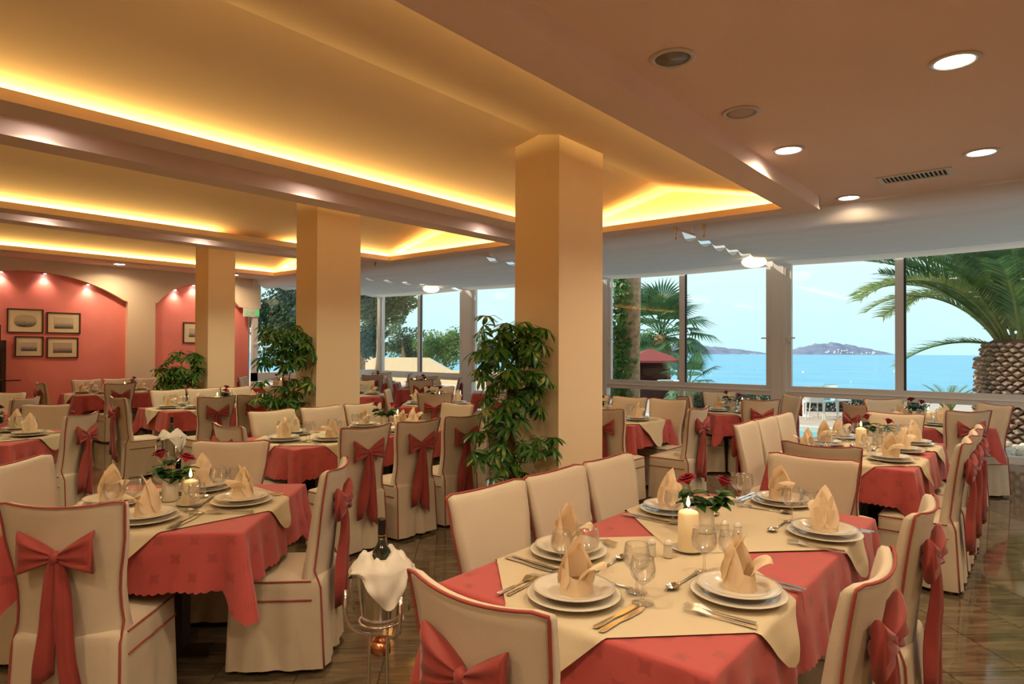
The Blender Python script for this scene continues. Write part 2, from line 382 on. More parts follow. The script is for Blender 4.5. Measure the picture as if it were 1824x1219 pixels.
# floor: bed of grout, tiles laid on the diagonal
struct_floor = struct('floor', MB().box(XL-0.3, XR+0.3, YB-0.3, D+0.1, -0.16, -0.006).mesh('floor', 'grout'))
TS = 0.40; TA = math.radians(43)
ca, sa = math.cos(TA), math.sin(TA)
tile_me = MB().box(-TS/2+0.0025, TS/2-0.0025, -TS/2+0.0025, TS/2-0.0025, -0.01, 0.0).mesh('tile', 'floor_tile')
cands = []; rest = MB()
for i in range(-60, 60):
    for j in range(-60, 60):
        u, v = i*TS+0.13, j*TS+0.07
        X, Y = u*ca-v*sa, u*sa+v*ca
        if not (XL-0.15 < X < XR+0.15 and YB-0.2 < Y < D-0.1): continue
        fw_ = X*FW.x+Y*FW.y; rt_ = X*RT.x+Y*RT.y
        seen = fw_ > 1.5 and abs(rt_) < 0.83*fw_+0.3 and not (-1.55 < X < -0.8 and 1.7 < Y < 3.5) and not (-1.6 < X < -0.85 and 5.4 < Y < 6.9)
        cands.append((fw_ if seen else 99, X, Y, u, v))
cands.sort(key=lambda t: t[0])
for k, (d_, X, Y, u, v) in enumerate(cands):
    if k < 300 and d_ < 90: obj('tile', tile_me, struct_floor, (X, Y, 0), TA)
    else: rest.box(u-TS/2+0.0025, u+TS/2-0.0025, v-TS/2+0.0025, v+TS/2-0.0025, -0.01, 0.0)
t_ = obj('tile_field', rest.mesh('tile_field', 'floor_tile'), struct_floor, None, TA); t_['kind'] = 'stuff'

# left wall with arched niches
W = XL
def arch(Y, y0, y1, zs, za):
    c = (y0+y1)/2; h = (y1-y0)/2; t = min(1, abs(Y-c)/(h-0.04)); rise = za-zs
    R = (h*h+rise*rise)/(2*rise)
    return zs+max(0.0, math.sqrt(max(0, R*R-((Y-c)*(h/(h-0.04)))**2))-(R-rise)) if abs(Y-c) < h-0.04 else zs
A1 = (1.76, 5.04, 2.54, 3.03); A2 = (5.573, 7.46, 2.546, 3.02)
b = MB(); T = 0.12
def pier(y0, y1, z0): b.box(W-T, W, y0, y1, z0, ZF+0.02)
pier(YB-0.2, A1[0], 0); pier(A1[1], A2[0], 0); pier(A2[1], YS+0.0, 2.55)
for (y0, y1, zs, za) in (A1, A2):
    n = 40
    for i in range(n):
        ya, yb = y0+(y1-y0)*i/n, y0+(y1-y0)*(i+1)/n
        za_, zb_ = arch(ya, y0, y1, zs, za), arch(yb, y0, y1, zs, za)
        b.add([(W, ya, za_), (W, yb, zb_), (W, yb, ZF), (W, ya, ZF), (W-T, ya, za_), (W-T, yb, zb_)], [(0, 1, 2, 3), (0, 4, 5, 1)])
wall_left = struct('wall_left', b.mesh('wall_left', 'cream_wall'))
struct('niche_panel', MB().box(W-T-0.06, W-T, YB-0.2, YS-0.25, 0, ZF).mesh('niche_panel', 'pink_wall'), wall_left)
struct('wall_back', MB().box(XL-0.2, XR+0.2, YB-0.2, YB, 0, 3.7).mesh('wall_back', 'plain_wall'))
struct('wall_right', MB().box(XR, XR+0.2, YB, YS, 0, 3.7).mesh('wall_right', 'plain_wall'))
struct('wall_upper_sunblock', MB().box(XL-0.2, XR+0.2, YB-0.2, YS-0.05, 3.7, 7.4).box(-45, XL-0.3, YB-0.2, YS-0.12, 0, 7.4).mesh('wall_upper_sunblock', 'plain_wall'))  # unseen upper storey and wing, added to keep sun off canopy and side windows

# window wall
posts = [(-14.62, -14.33), (-11.31, -10.77), (-7.22, -6.92), (-3.787, -3.354), (-0.16, 0.28), (3.0, 3.25)]
for k, (x0, x1) in enumerate(posts):
    c0, c1 = x0+0.09, x1-0.09; b = MB()
    b.box(c0, c1, D-0.06, D+0.10, 0, 3.30)
    b.box(c0+0.03, c0+0.045, D-0.066, D-0.05, 0.84, 3.2); b.box(c1-0.045, c1-0.03, D-0.066, D-0.05, 0.84, 3.2)
    struct('trim_%d' % (20+k), b.mesh('window_post', 'frame_white'))
struct('trim_5', MB().box(XL, XR, D-0.05, D+0.09, -0.02, 0.10).mesh('bottom_rail', 'frame_white'))
struct('trim_6', MB().box(XL, XR, D-0.04, D+0.08, 3.16, 3.36).mesh('head_rail', 'frame_white'))
ZG0, ZR0 = 0.975, 0.80
pane_h = {}
for n in range(5):
    x0, x1 = posts[n][1]-0.09, posts[n+1][0]+0.09
    xm = (x0+x1)/2; f = 0.085
    b = MB(); y0, y1 = D-0.04, D+0.05
    b.box(x0, x1, y0, y1, ZR0, ZR0+0.075)                       # transom
    b.box(x0, x1, y0-0.012, y0+0.03, ZR0+0.075, ZR0+0.085)
    for a, c in ((x0, xm), (xm, x1)):
        b.box(a, a+f*(1 if a == x0 else 0.7), y0+0.01, y1, ZR0+0.085, 3.2); b.box(c-f*(1 if c == x1 else 0.7), c, y0+0.01, y1, ZR0+0.085, 3.2)
        b.box(a+f*(1 if a == x0 else 0.7), c-f*(1 if c == x1 else 0.7), y0+0.012, y1-0.002, ZR0+0.085, ZG0)
    wn = struct('window_%d' % (n+1), b.mesh('window', 'frame_white'))
    for a, c, z0, z1 in ((x0+f, xm-f*0.7, ZG0, 3.2), (xm+f*0.7, x1-f, ZG0, 3.2), (x0, xm, 0.10, ZR0), (xm, x1, 0.10, ZR0)):
        obj('pane', MB().box(a, c, D, D+0.008, z0, z1).mesh('pane', 'pane'), wn)
    obj('mullion', MB().box(xm-0.03, xm+0.03, D-0.03, D+0.04, 0.10, ZR0).mesh('mullion', 'frame_white'), wn)
    obj('gasket', MB().box(xm+f*0.7-0.001, xm+f*0.7+0.03, D-0.032, D-0.002, ZG0, 3.2).mesh('gasket', 'gasket'), wn)
    for hx in (x0+0.045, x1-0.045):
        hb = MB(); hd = -0.11 if hx > xm else 0.11
        hb.box(hx-0.015, hx+0.015, D-0.05, D-0.028, 1.72, 1.84); hb.bar((hx, D-0.06, 1.80), (hx+hd, D-0.06, 1.80), 0.02, 0.022); hb.bar((hx, D-0.03, 1.80), (hx, D-0.065, 1.80), 0.018, 0.018)
        obj('handle', hb.mesh('handle', 'frame_white'), wn)
# side windows at the end of the glazed part
b = MB(); y0, y1 = YS-0.22, D-0.02
b.box(W-0.05, W+0.04, y0, y0+0.13, 0, 2.55); b.box(W-0.05, W+0.04, y0, y1, 0.80, 1.0); b.box(W-0.05, W+0.04, y0, y1, 3.1, 3.3); b.box(W-0.05, W+0.04, y0, y1, 0, 0.1)
for yy in (9.2, 10.4): b.box(W-0.05, W+0.04, yy, yy+0.1, 0.1, 3.1)
ws = struct('window_6', b.mesh('side_window', 'frame_white'))
for a, c in ((y0+0.13, 9.2), (9.3, 10.4), (10.5, y1)):
    for z0, z1 in ((0.1, 0.8), (1.0, 3.1)): obj('pane', MB().box(W-0.004, W+0.004, a, c, z0, z1).mesh('pane', 'pane'), ws)
obj('handle', MB().box(W+0.04, W+0.06, y0+0.02, y0+0.26, 1.66, 1.70).mesh('handle', 'frame_white'), ws)

# canopy: rafters, glass roof, pleated fabric blinds
for k, xr in enumerate((-11.04, -7.07, -3.57, 0.06)):
    struct('trim_%d' % (7+k), MB().box(xr-0.035, xr+0.035, YS-0.5, D, 3.115, 3.20).mesh('rafter', 'soffit'))
roof = struct('window_7', MB().box(XL, XR, YS-0.02, D+0.1, 3.34, 3.36).mesh('glass_roof', 'pane'))
rafts = [(-14.5, -11.13), (-10.98, -7.17), (-7.01, -3.68), (-3.52, 0.0), (0.12, 3.15)]
blab = ['pleated grey fabric ceiling blind in the far window corner', 'pleated fabric ceiling blind left of the big pillar',
        'pleated fabric ceiling blind just right of the big pillar', 'broad pleated fabric ceiling blind above the right sea windows', 'pleated fabric ceiling blind beyond the right edge']
for k, (x0, x1) in enumerate(rafts):
    ph = random.random()
    def fn(u, v, x0=x0, x1=x1, ph=ph):
        y = YS-0.14+(D-0.07-(YS-0.14))*v
        c = 1.0 if v < 0.02 else 0.0
        z = 3.235-0.10*min(1, v/0.05)**0.7
        pl = (v*7.0) % 1.0
        z -= 0.125*math.sin(PI*pl)**0.75*(0.75+0.25*math.sin(u*PI))+0.012*math.sin(u*7+ph*6)*math.sin(PI*pl)*(1-v)
        z -= 0.07*max(0, (v-0.93)/0.07)
        z -= 0.006*math.sin(u*23+v*9)*(1-v)
        return (x0+(x1-x0)*u, y, z)
    me = MB().grid(fn, 40, 90).mesh('blind', 'blind_fabric', True)
    r_ = thing('ceiling_blind', blab[k], 'blind', ((x0+x1)/2, YS, 3.1), 0, 'fabric blinds under the glass roof')
    o = obj('fabric', me, r_, (-(x0+x1)/2, -YS, -3.1))
    for j in range(1, 7):
        yy = YS-0.03+(D-0.07-(YS-0.03))*j/7
        obj('blind_rod', MB().bar((x0-0.02, yy, 3.128), (x1+0.02, yy, 3.128), 0.012, 0.012).mesh('blind_rod', 'frame_white'), o)
for k, (px, py) in enumerate(((1254, 404), (1204, 409))):
    p = PZ(px, py, S-0.03)
    r_ = thing('blind_pulley', 'brass blind pulley with short cord at the ceiling edge, %s' % ('right one' if k == 0 else 'left one by the rafter'), 'pulley', (p.x, p.y, S), 0, 'blind pulleys')
    obj('bracket', MB().box(-0.015, 0.015, -0.012, 0.012, -0.06, 0.0).mesh('bracket', 'brass'), r_)
    obj('cord', MB().tube([(0, 0, -0.06), (0.006, 0, -0.09), (0, 0, -0.13)], 0.004, 6).mesh('cord', 'brass'), r_); obj('cord_knob', MB().ell((0, 0, -0.14), 0.012, 0.012, 0.016, 10, 6).mesh('cord_knob', 'brass', True), r_)

# opal lamps on the rafters
for (px, py, X, lab) in ((1343, 465, -3.57, 'glowing oval opal lamp on the rafter beside the sea windows'), (768, 511, -11.04, 'glowing oval opal lamp on the far left rafter')):
    p = PX(px, py, X)
    g = MB().lathe([(0.02, 0.085), (0.10, 0.075), (0.16, 0.045), (0.19, 0.005), (0.185, -0.03), (0.14, -0.07), (0.08, -0.09), (0.0, -0.098)], 28).mesh('globe', 'lamp_globe', True)
    bs = MB().lathe([(0.07, 0.085), (0.07, 0.13)], 20).mesh('lamp_base', 'frame_white')
    r_ = thing('ceiling_lamp', lab, 'lamp', (p.x, p.y, 3.0), 0, 'opal lamps under the rafters')
    obj('globe', g, r_); obj('lamp_base', bs, r_)

# downlights, loudspeaker, vents
dl_ring = MB().lathe([(0.095, 0.0), (0.125, 0.0), (0.128, -0.006), (0.118, -0.012), (0.098, -0.010), (0.095, 0.0)], 32).mesh('ring', 'metal_ring', True)
dl_lens = MB().lathe([(0.0, -0.004), (0.097, -0.004)], 32).mesh('lens', 'downlight_glow')
dl_off = MB().lathe([(0.0, -0.003), (0.06, -0.002), (0.097, -0.006)], 32).mesh('lens', 'downlight_dark', True)
GREENISH = (1.0, 0.90, 0.56); WARM = (1.0, 0.76, 0.47)
def downlight(X, Y, z, lab, power, col=WARM, on=True, spread=2.7):
    r_ = thing('downlight', lab, 'downlight', (X, Y, z), 0, 'recessed ceiling downlights')
    obj('ring', dl_ring, r_); obj('lens', dl_lens if on else dl_off, r_)
    if on: disk('downlight_lamp', (X, Y, z-0.02), 0.19, power, col, spread)
DP = 11.5
for px, py, lab in ((1700, 108, 'large lit round downlight nearest the upper right corner'), (1404, 267, 'lit round downlight beside the pink ceiling beam'),
                    (1748, 271, 'lit round downlight to the right of the air vent'), (1512, 352, 'lit round downlight close to the fabric blind')):
    p = PZ(px, py, ZF); downlight(p.x, p.y, ZF, lab, DP)
p = PZ(1198, 103, ZF); downlight(p.x, p.y, ZF, 'unlit round downlight with a clear lens beside the beam', 0, on=False)
for X, Y in ((-0.4, 2.2), (-0.4, 0.0), (-0.4, -1.8), (-1.62, 1.1), (-1.62, -1.0), (1.4, 0.0), (1.4, 2.2), (1.4, 4.4), (1.4, 6.5)):  # unseen downlights added as general fill for the room
    downlight(X, Y, ZF, 'added fill downlight, unseen overhead behind the picture edge', DP)
for X, ys in ((-5.41, (1.35, 3.55, 6.1)), (-9.165, (2.3, 4.2, 6.1))):
    for j, Y in enumerate(ys):
        downlight(X, Y, ZF, 'lit downlight sunk in the %s ceiling groove, %s' % ('nearer' if X > -7 else 'farther', ('leftmost', 'middle', 'closest to the windows')[j]), DP*0.95, GREENISH, spread=2.2)
    downlight(X, -0.8, ZF, 'added fill downlight in the %s ceiling groove outside the view' % ('nearer' if X > -7 else 'farther'), DP*0.95, GREENISH, spread=2.2)  # unseen groove lamp, added for fill light
p = PZ(213, 470.5, ZF); downlight(p.x, p.y, ZF, 'small lit downlight in front of the pink niche wall', DP*0.9)
for Y in (1.8, 7.0): downlight(p.x, Y, ZF, 'lit downlight along the pink niche wall, %s' % ('left of the pictures' if Y < 4 else 'near the exit sign'), DP*0.9)
p = PZ(1320, 200, ZF)
r_ = thing('ceiling_speaker', 'round flat loudspeaker grille in the ceiling between downlights', 'speaker', (p.x, p.y, ZF))
obj('ring', dl_ring, r_); obj('grille', MB().lathe([(0.0, -0.010), (0.06, -0.009), (0.098, -0.005)], 32).mesh('grille', 'speaker_mesh', True), r_)
p = PZ(1630, 313, ZF)
r_ = thing('air_vent', 'white slatted air vent in the ceiling near the blind', 'vent', (p.x, p.y, ZF))
hx, hy = 0.30, 0.15
b = MB(); b.box(-hx, hx, -hy, -hy+0.04, -0.012, 0); b.box(-hx, hx, hy-0.04, hy, -0.012, 0); b.box(-hx, -hx+0.04, -hy+0.04, hy-0.04, -0.012, 0); b.box(hx-0.04, hx, -hy+0.04, hy-0.04, -0.012, 0)
obj('frame', b.mesh('frame', 'vent_white'), r_); obj('backing', MB().box(-hx+0.04, hx-0.04, -hy+0.04, hy-0.04, -0.002, -0.0005).mesh('backing', 'vent_dark'), r_)
sl = MB().add([(-0.004, -hy+0.04, -0.003), (0.012, -hy+0.04, -0.011), (0.012, hy-0.04, -0.011), (-0.004, hy-0.04, -0.003), (-0.002, -hy+0.04, -0.001), (0.014, -hy+0.04, -0.009), (0.014, hy-0.04, -0.009), (-0.002, hy-0.04, -0.001)],
              [(0, 1, 2, 3), (7, 6, 5, 4), (0, 4, 5, 1), (3, 2, 6, 7), (1, 5, 6, 2), (0, 3, 7, 4)]).mesh('slat', 'vent_white')
for i in range(15): obj('slat', sl, r_, (-hx+0.055+i*(2*hx-0.11)/14, 0, 0))
p0, p1 = PZ(240, 262, ZF), PZ(352, 283, ZF); xm = (p0.x+p1.x)/2
r_ = thing('slot_vent', 'long narrow dark slot vent in the nearer ceiling groove', 'vent', (-5.45, (p0.y+p1.y)/2, ZF))
L = (p1.y-p0.y)/2+0.05
obj('slot', MB().box(-0.03, 0.03, -L, L, -0.006, -0.001).mesh('slot', 'vent_dark'), r_); obj('frame', MB().box(-0.045, -0.03, -L, L, -0.008, 0).box(0.03, 0.045, -L, L, -0.008, 0).mesh('frame', 'soffit'), r_)

# niche spotlights
for k, (px, py) in enumerate(((2, 489), (80, 486), (157, 502), (312, 515), (345, 506), (398, 521))):
    p = PX(px, py, W-T*0.5)
    a_ = A1 if p.y < 5.2 else A2; z = arch(p.y, *a_)
    r_ = thing('niche_spotlight', 'tiny halogen spotlight under the %s arch, %s' % ('large pink' if k < 3 else 'smaller', ('left', 'middle', 'right')[k % 3]), 'spotlight', (W-T*0.5, p.y, z-0.03), 0, 'spotlights under the arches')
    obj('lamp_body', MB().lathe([(0.012, 0.035), (0.022, 0.03), (0.026, 0.0)], 14).mesh('lamp_body', 'metal_ring'), r_)
    obj('lens', MB().lathe([(0.0, -0.001), (0.024, -0.001)], 14).mesh('lens', 'downlight_glow'), r_)
    d = bpy.data.lights.new('niche_lamp', 'SPOT'); d.energy = 13; d.color = (1, 0.70, 0.50); d.spot_size = 1.9; d.spot_blend = 0.9; d.shadow_soft_size = 0.02
    o = bpy.data.objects.new('niche_lamp', d); COL.objects.link(o); o.location = (W-T*0.45, p.y, z-0.045); o.rotation_euler = (0, math.radians(-4), 0)

# pictures on the pink panel
def picture(a, c, lab, pm, inset=(0.26, 0.27), oval=False):
    xw = W-T
    p, q = PX(a[0], a[1], xw), PX(c[0], c[1], xw)
    y0, y1, z0, z1 = p.y, q.y, q.z, p.z; yc, zc = (y0+y1)/2, (z0+z1)/2; hy, hz = (y1-y0)/2, (z1-z0)/2
    r_ = thing('picture', lab, 'picture', (xw, yc, zc)); f = 0.022
    b = MB(); b.box(0, 0.02, -hy, hy, hz-f, hz); b.box(0, 0.02, -hy, hy, -hz, -hz+f); b.box(0, 0.02, -hy, -hy+f, -hz+f, hz-f); b.box(0, 0.02, hy-f, hy, -hz+f, hz-f)
    obj('frame', b.mesh('frame', 'picture_frame'), r_)
    obj('mount', MB().box(0, 0.008, -hy+f, hy-f, -hz+f, hz-f).mesh('mount', 'picture_mat'), r_)
    iy, iz = hy*(1-2*inset[0])+0.0, hz*(1-2*inset[1])
    if oval:
        n = 32; vs = []
        for i in range(n):
            t = 2*PI*i/n; cs, sn = math.cos(t), math.sin(t)
            vs.append((0.011, iy*math.copysign(abs(cs)**0.7, cs), iz*math.copysign(abs(sn)**0.8, sn)))
        me = MB().add(vs+[(0.008, v[1], v[2]) for v in vs], [tuple(range(n))]+[(i, (i+1) % n, n+(i+1) % n, n+i) for i in range(n)]).mesh('print', pm)
    else: me = MB().box(0.008, 0.011, -iy, iy, -iz, iz).mesh('print', pm)
    obj('print', me, r_)
picture((12, 549), (77, 594), 'framed oval sepia engraving, upper left of four', 'print_a', (0.19, 0.25), True)
picture((83, 556), (143, 595), 'framed engraving of a columned temple, upper right of four', 'print_b', (0.22, 0.24))
picture((26, 599), (77, 636), 'small framed engraving of a low shoreline, lower left of four', 'print_c', (0.23, 0.30))
picture((83, 601), (139, 638), 'framed engraving of hills and a tree, lower right of four', 'print_d', (0.20, 0.26))
picture((326, 574), (372, 612), 'framed engraving in the smaller niche behind the pillar', 'print_c', (0.22, 0.30))

# exit sign under the header
p = PX(447, 557.5, W+0.02)
r_ = thing('exit_sign', 'small white emergency exit sign with green pictograms', 'sign', (W+0.01, p.y, p.z))
obj('housing', MB().box(0, 0.05, -0.19, 0.19, -0.095, 0.095).mesh('housing', 'sign_white'), r_)
obj('bracket', MB().box(0.0, 0.05, -0.2, 0.2, 0.095, 0.115).mesh('bracket', 'metal_ring'), r_)
g = MB()  # running figure, arrow, door
g.ell((0.051, -0.105, 0.045), 0.002, 0.016, 0.016, 8, 4)
for a_, c_ in (((-0.11, 0.03), (-0.12, -0.015)), ((-0.12, -0.015), (-0.085, -0.04)), ((-0.085, -0.04), (-0.10, -0.07)), ((-0.12, -0.015), (-0.15, -0.05)), ((-0.11, 0.022), (-0.075, 0.0)), ((-0.112, 0.022), (-0.15, 0.01))):
    g.bar((0.051, a_[0], a_[1]), (0.051, c_[0], c_[1]), 0.004, 0.014)
obj('running_figure', g.mesh('running_figure', 'sign_green'), r_)
obj('arrow', MB().bar((0.051, -0.04, 0), (0.051, 0.05, 0), 0.004, 0.016).add([(0.053, 0.075, 0), (0.053, 0.042, 0.03), (0.053, 0.042, -0.03)], [(0, 1, 2)]).mesh('arrow', 'sign_green'), r_)
obj('door_symbol', MB().box(0.050, 0.053, 0.10, 0.165, -0.07, 0.07).mesh('door_symbol', 'sign_green'), r_)

# wine rack at the left edge
p = PX(10, 600, W+0.1)
r_ = thing('wine_rack', 'dark wooden wine rack against the pink wall at left edge', 'rack', (W+0.16, p.y-0.33, 0))
for yy in (-0.30, 0.26):
    for xx in (-0.14, 0.10): obj('upright', MB().box(xx, xx+0.04, yy, yy+0.04, 0, 1.72).mesh('upright', 'dark_wood'), r_)
for k in range(6): obj('shelf', MB().box(-0.14, 0.14, -0.30, 0.30, 0.18+k*0.27, 0.205+k*0.27).mesh('shelf', 'dark_wood'), r_)
obj('crest', MB().box(-0.14, -0.10, -0.30, 0.27, 1.72, 2.0).mesh('crest', 'dark_wood'), r_)
obj('side_tray', MB().box(-0.14, 0.14, 0.30, 0.52, 0.985, 1.005).mesh('side_tray', 'dark_wood'), r_)

# ================================================================== CHAIR
def yb(z): return -0.205-0.085*max(0, (z-0.44)/0.56)**1.25
def hw(z):
    t = max(0, min(1, (z-0.44)/0.56)); return 0.212-0.02*math.sin(PI*min(1, t*1.5))*(1 if t < 0.667 else 0)+0.026*t*t
def th(z): return 0.060-0.028*max(0, (z-0.44)/0.56)
def back_pt(s, z, side):
    top = max(0, (z-0.90)/0.10)
    zz = z-0.022*(1-s*s)*top-0.012*top*(1 if abs(s) > 0.97 else 0)
    return (hw(z)*s, yb(z)+0.040*s*s+side*th(z)/2, zz)
ROWS = [0.44, 0.50, 0.56, 0.63, 0.70, 0.77, 0.84, 0.90, 0.95, 0.985, 1.0]
NS = 12
def make_back():
    b = MB(); vs = []; fs = []; n = 2*(NS+1)
    for z in ROWS:
        k = th(z)*0.5
        for i in range(NS+1): vs.append(back_pt(-1+2*i/NS, z, -1 if z < 1.0 else -0.55))
        for i in range(NS+1): vs.append(back_pt(1-2*i/NS, z, 1 if z < 1.0 else 0.55))
    for r in range(len(ROWS)-1):
        for i in range(n): j = (i+1) % n; fs.append((r*n+i, r*n+j, (r+1)*n+j, (r+1)*n+i))
    o = (len(ROWS)-1)*n
    for i in range(NS): fs.append((o+i, o+i+1, o+n-2-i, o+n-1-i))
    b.add(vs, fs); return b
def ring(z, off=0.0, n=72):
    """outline of the seat skirt at height z, anticlockwise from the right back corner"""
    pts = []; fl = 1+0.06*(1-z/0.46); xf, xb, yf, ybk = 0.222*fl, 0.212*fl, 0.215*fl, -0.236*(1+0.11*(1-z/0.46))
    c = [(xb, ybk), (xf, yf), (-xf, yf), (-xb, ybk)]
    for e in range(4):
        (x0, y0), (x1, y1) = c[e], c[(e+1) % 4]
        for i in range(n//4):
            t = i/(n//4); x, y = x0+(x1-x0)*t, y0+(y1-y0)*t
            d = min(t, 1-t)
            rr = 0.012*max(0, 1-d/0.06)**2
            L = math.hypot(x, y); x -= x/L*rr; y -= y/L*rr
            nx, ny = (y1-y0), -(x1-x0); q = math.hypot(nx, ny); nx /= q; ny /= q
            wv = (0.007*math.sin(t*17+e*1.3)+0.005*math.sin(t*29+e))*(1-z/0.46)*(0 if d < 0.02 else 1)
            if e == 3: wv -= 0.035*math.exp(-((t-0.5)/0.045)**2)*max(0, 1-z/0.40)**0.7
            pts.append((x+nx*(wv+off), y+ny*(wv+off), z))
    return pts
def make_seat():
    b = MB(); Z = [0.025, 0.10, 0.18, 0.26, 0.34, 0.36, 0.41, 0.445]
    vs = []; fs = []; n = 72
    for z in Z: vs += ring(z)
    top = ring(0.46); vs += [(p[0]*0.975, p[1]*0.975, 0.461) for p in top]; vs += [(p[0]*0.80, p[1]*0.80, 0.474) for p in top]; vs += [(p[0]*0.45, p[1]*0.45, 0.480) for p in top]
    for r in range(len(Z)+2):
        for i in range(n): j = (i+1) % n; fs.append((r*n+i, r*n+j, (r+1)*n+j, (r+1)*n+i))
    fs.append(tuple((len(Z)+2)*n+i for i in range(n)))
    return b.add(vs, fs)
def make_piping():
    b = MB(); rear = lambda s, z: Vector(back_pt(s, z, -1))+Vector((0.003*s, -0.002, 0.002))
    path = []
    for z in (0.03, 0.12, 0.24, 0.34, 0.42):
        p = ring(z)[0]; path.append((p[0]+0.002, p[1]-0.002, z))
    path += [rear(1, z) for z in ROWS[1:]]
    path += [rear(1-2*i/NS, 1.0) for i in range(1, NS)]
    path += [rear(-1, z) for z in reversed(ROWS[1:])]
    for z in (0.42, 0.34, 0.24, 0.12, 0.03):
        p = ring(z)[54]; path.append((p[0]-0.002, p[1]-0.002, z))
    b.tube(path, 0.0048, 6)
    for z, o in ((0.452, 0.001), (0.362, 0.003)):
        b.tube(ring(z, o)[2:53], 0.0042, 6)
    return b
BZ = 0.79
def bow_base(): return yb(BZ)-th(BZ)/2
def bow_loop(sgn):
    b = MB(); y0 = bow_base()
    def fn(u, v):
        a = 2*PI*u; l = v; cs = math.cos(a); sn = math.sin(a)
        hh = 0.014+0.062*l**0.85; t = 0.010+0.022*math.sin(PI*min(1, 0.08+l*0.78))**0.8
        zn = math.copysign(abs(cs)**0.78, cs); zz = hh*zn
        fold = 1+0.34*math.cos(2.6*PI*zn+0.5)*(1-0.55*l)+0.10*math.sin(9*zn+4*l)
        x = sgn*(0.010+0.116*l+0.016*abs(zn)*l*l)
        return (x, y0-0.020-t*math.copysign(abs(sn)**0.8, sn)*fold-0.006*l, BZ+zz+0.018*l*(1+0.5*zn))
    b.grid(fn, 32, 12, 0, True)
    n = 32; b.f.append(tuple(12*n+i for i in range(n))); b.m.append(0); return b
def bow_tail(sgn, ln):
    b = MB(); y0 = bow_base()
    def fn(u, v):
        wd = 0.015+0.020*min(1, v*2.2)+0.007*v
        q = 2*u-1
        x = sgn*(0.006+0.044*v**0.7)+q*wd+0.006*math.sin(v*6+sgn)
        z = BZ-0.01-ln*v-(0.06*(u if sgn > 0 else 1-u) if v > 0.98 else 0)
        y = y0-0.030+0.020*v-0.006*math.sin(v*7+u*3)-0.040*min(1, v*2.5)*(1-q*q)*(1-0.35*v)+0.008*math.cos(u*11)
        return (x, y, z)
    b.grid(fn, 6, 16)
    m = len(b.v); b.v += [(p[0], p[1]+0.004, p[2]) for p in b.v]; b.f += [tuple(reversed([i+m for i in f])) for f in b.f[:]]; b.m += b.m[:]
    W_ = 7
    for j in range(16):
        for e in (0, 6): a, c = j*W_+e, (j+1)*W_+e; b.f.append((a, c, c+m, a+m)); b.m.append(0)
    for i in range(6): a = 16*W_+i; b.f.append((a, a+1, a+1+m, a+m)); b.m.append(0)
    return b
knot = MB().ell((0, bow_base()-0.030, BZ), 0.022, 0.020, 0.026, 14, 8)
knot.v = [(v[0]*(1+0.12*math.sin(v[2]*300)), v[1], v[2]) for v in knot.v]
leg_b = lambda x, y: MB().bar((x*0.92, y*0.92, 0.44), (x, y, 0.0), 0.032, 0.032)
CHAIR = [('seat_cover', make_seat().mesh('seat_cover', 'chair_cloth', True), ()),
         ('back_cover', make_back().mesh('back_cover', 'chair_cloth', True), ()),
         ('piping', make_piping().mesh('piping', 'piping', True), ()),
         ('bow', knot.mesh('bow', 'bow_satin', True), (('bow_loop', bow_loop(1).mesh('bow_loop', 'bow_satin', True)), ('bow_loop', bow_loop(-1).mesh('bow_loop', 'bow_satin', True)),
                 ('bow_tail', bow_tail(1, 0.52).mesh('bow_tail', 'bow_satin', True)), ('bow_tail', bow_tail(-1, 0.45).mesh('bow_tail', 'bow_satin', True))))]
for (x, y) in ((0.17, 0.17), (-0.17, 0.17), (0.165, -0.19), (-0.165, -0.19)):
    CHAIR.append(('leg', leg_b(x, y).mesh('leg', 'chair_wood'), ()))
def chair(top, facing, label, group):
    f = Vector((math.cos(facing), math.sin(facing), 0)); p = Vector((top[0], top[1], 0))+f*0.262
    return inst(CHAIR, 'dining_chair', label, 'chair', p, facing-PI/2, group)

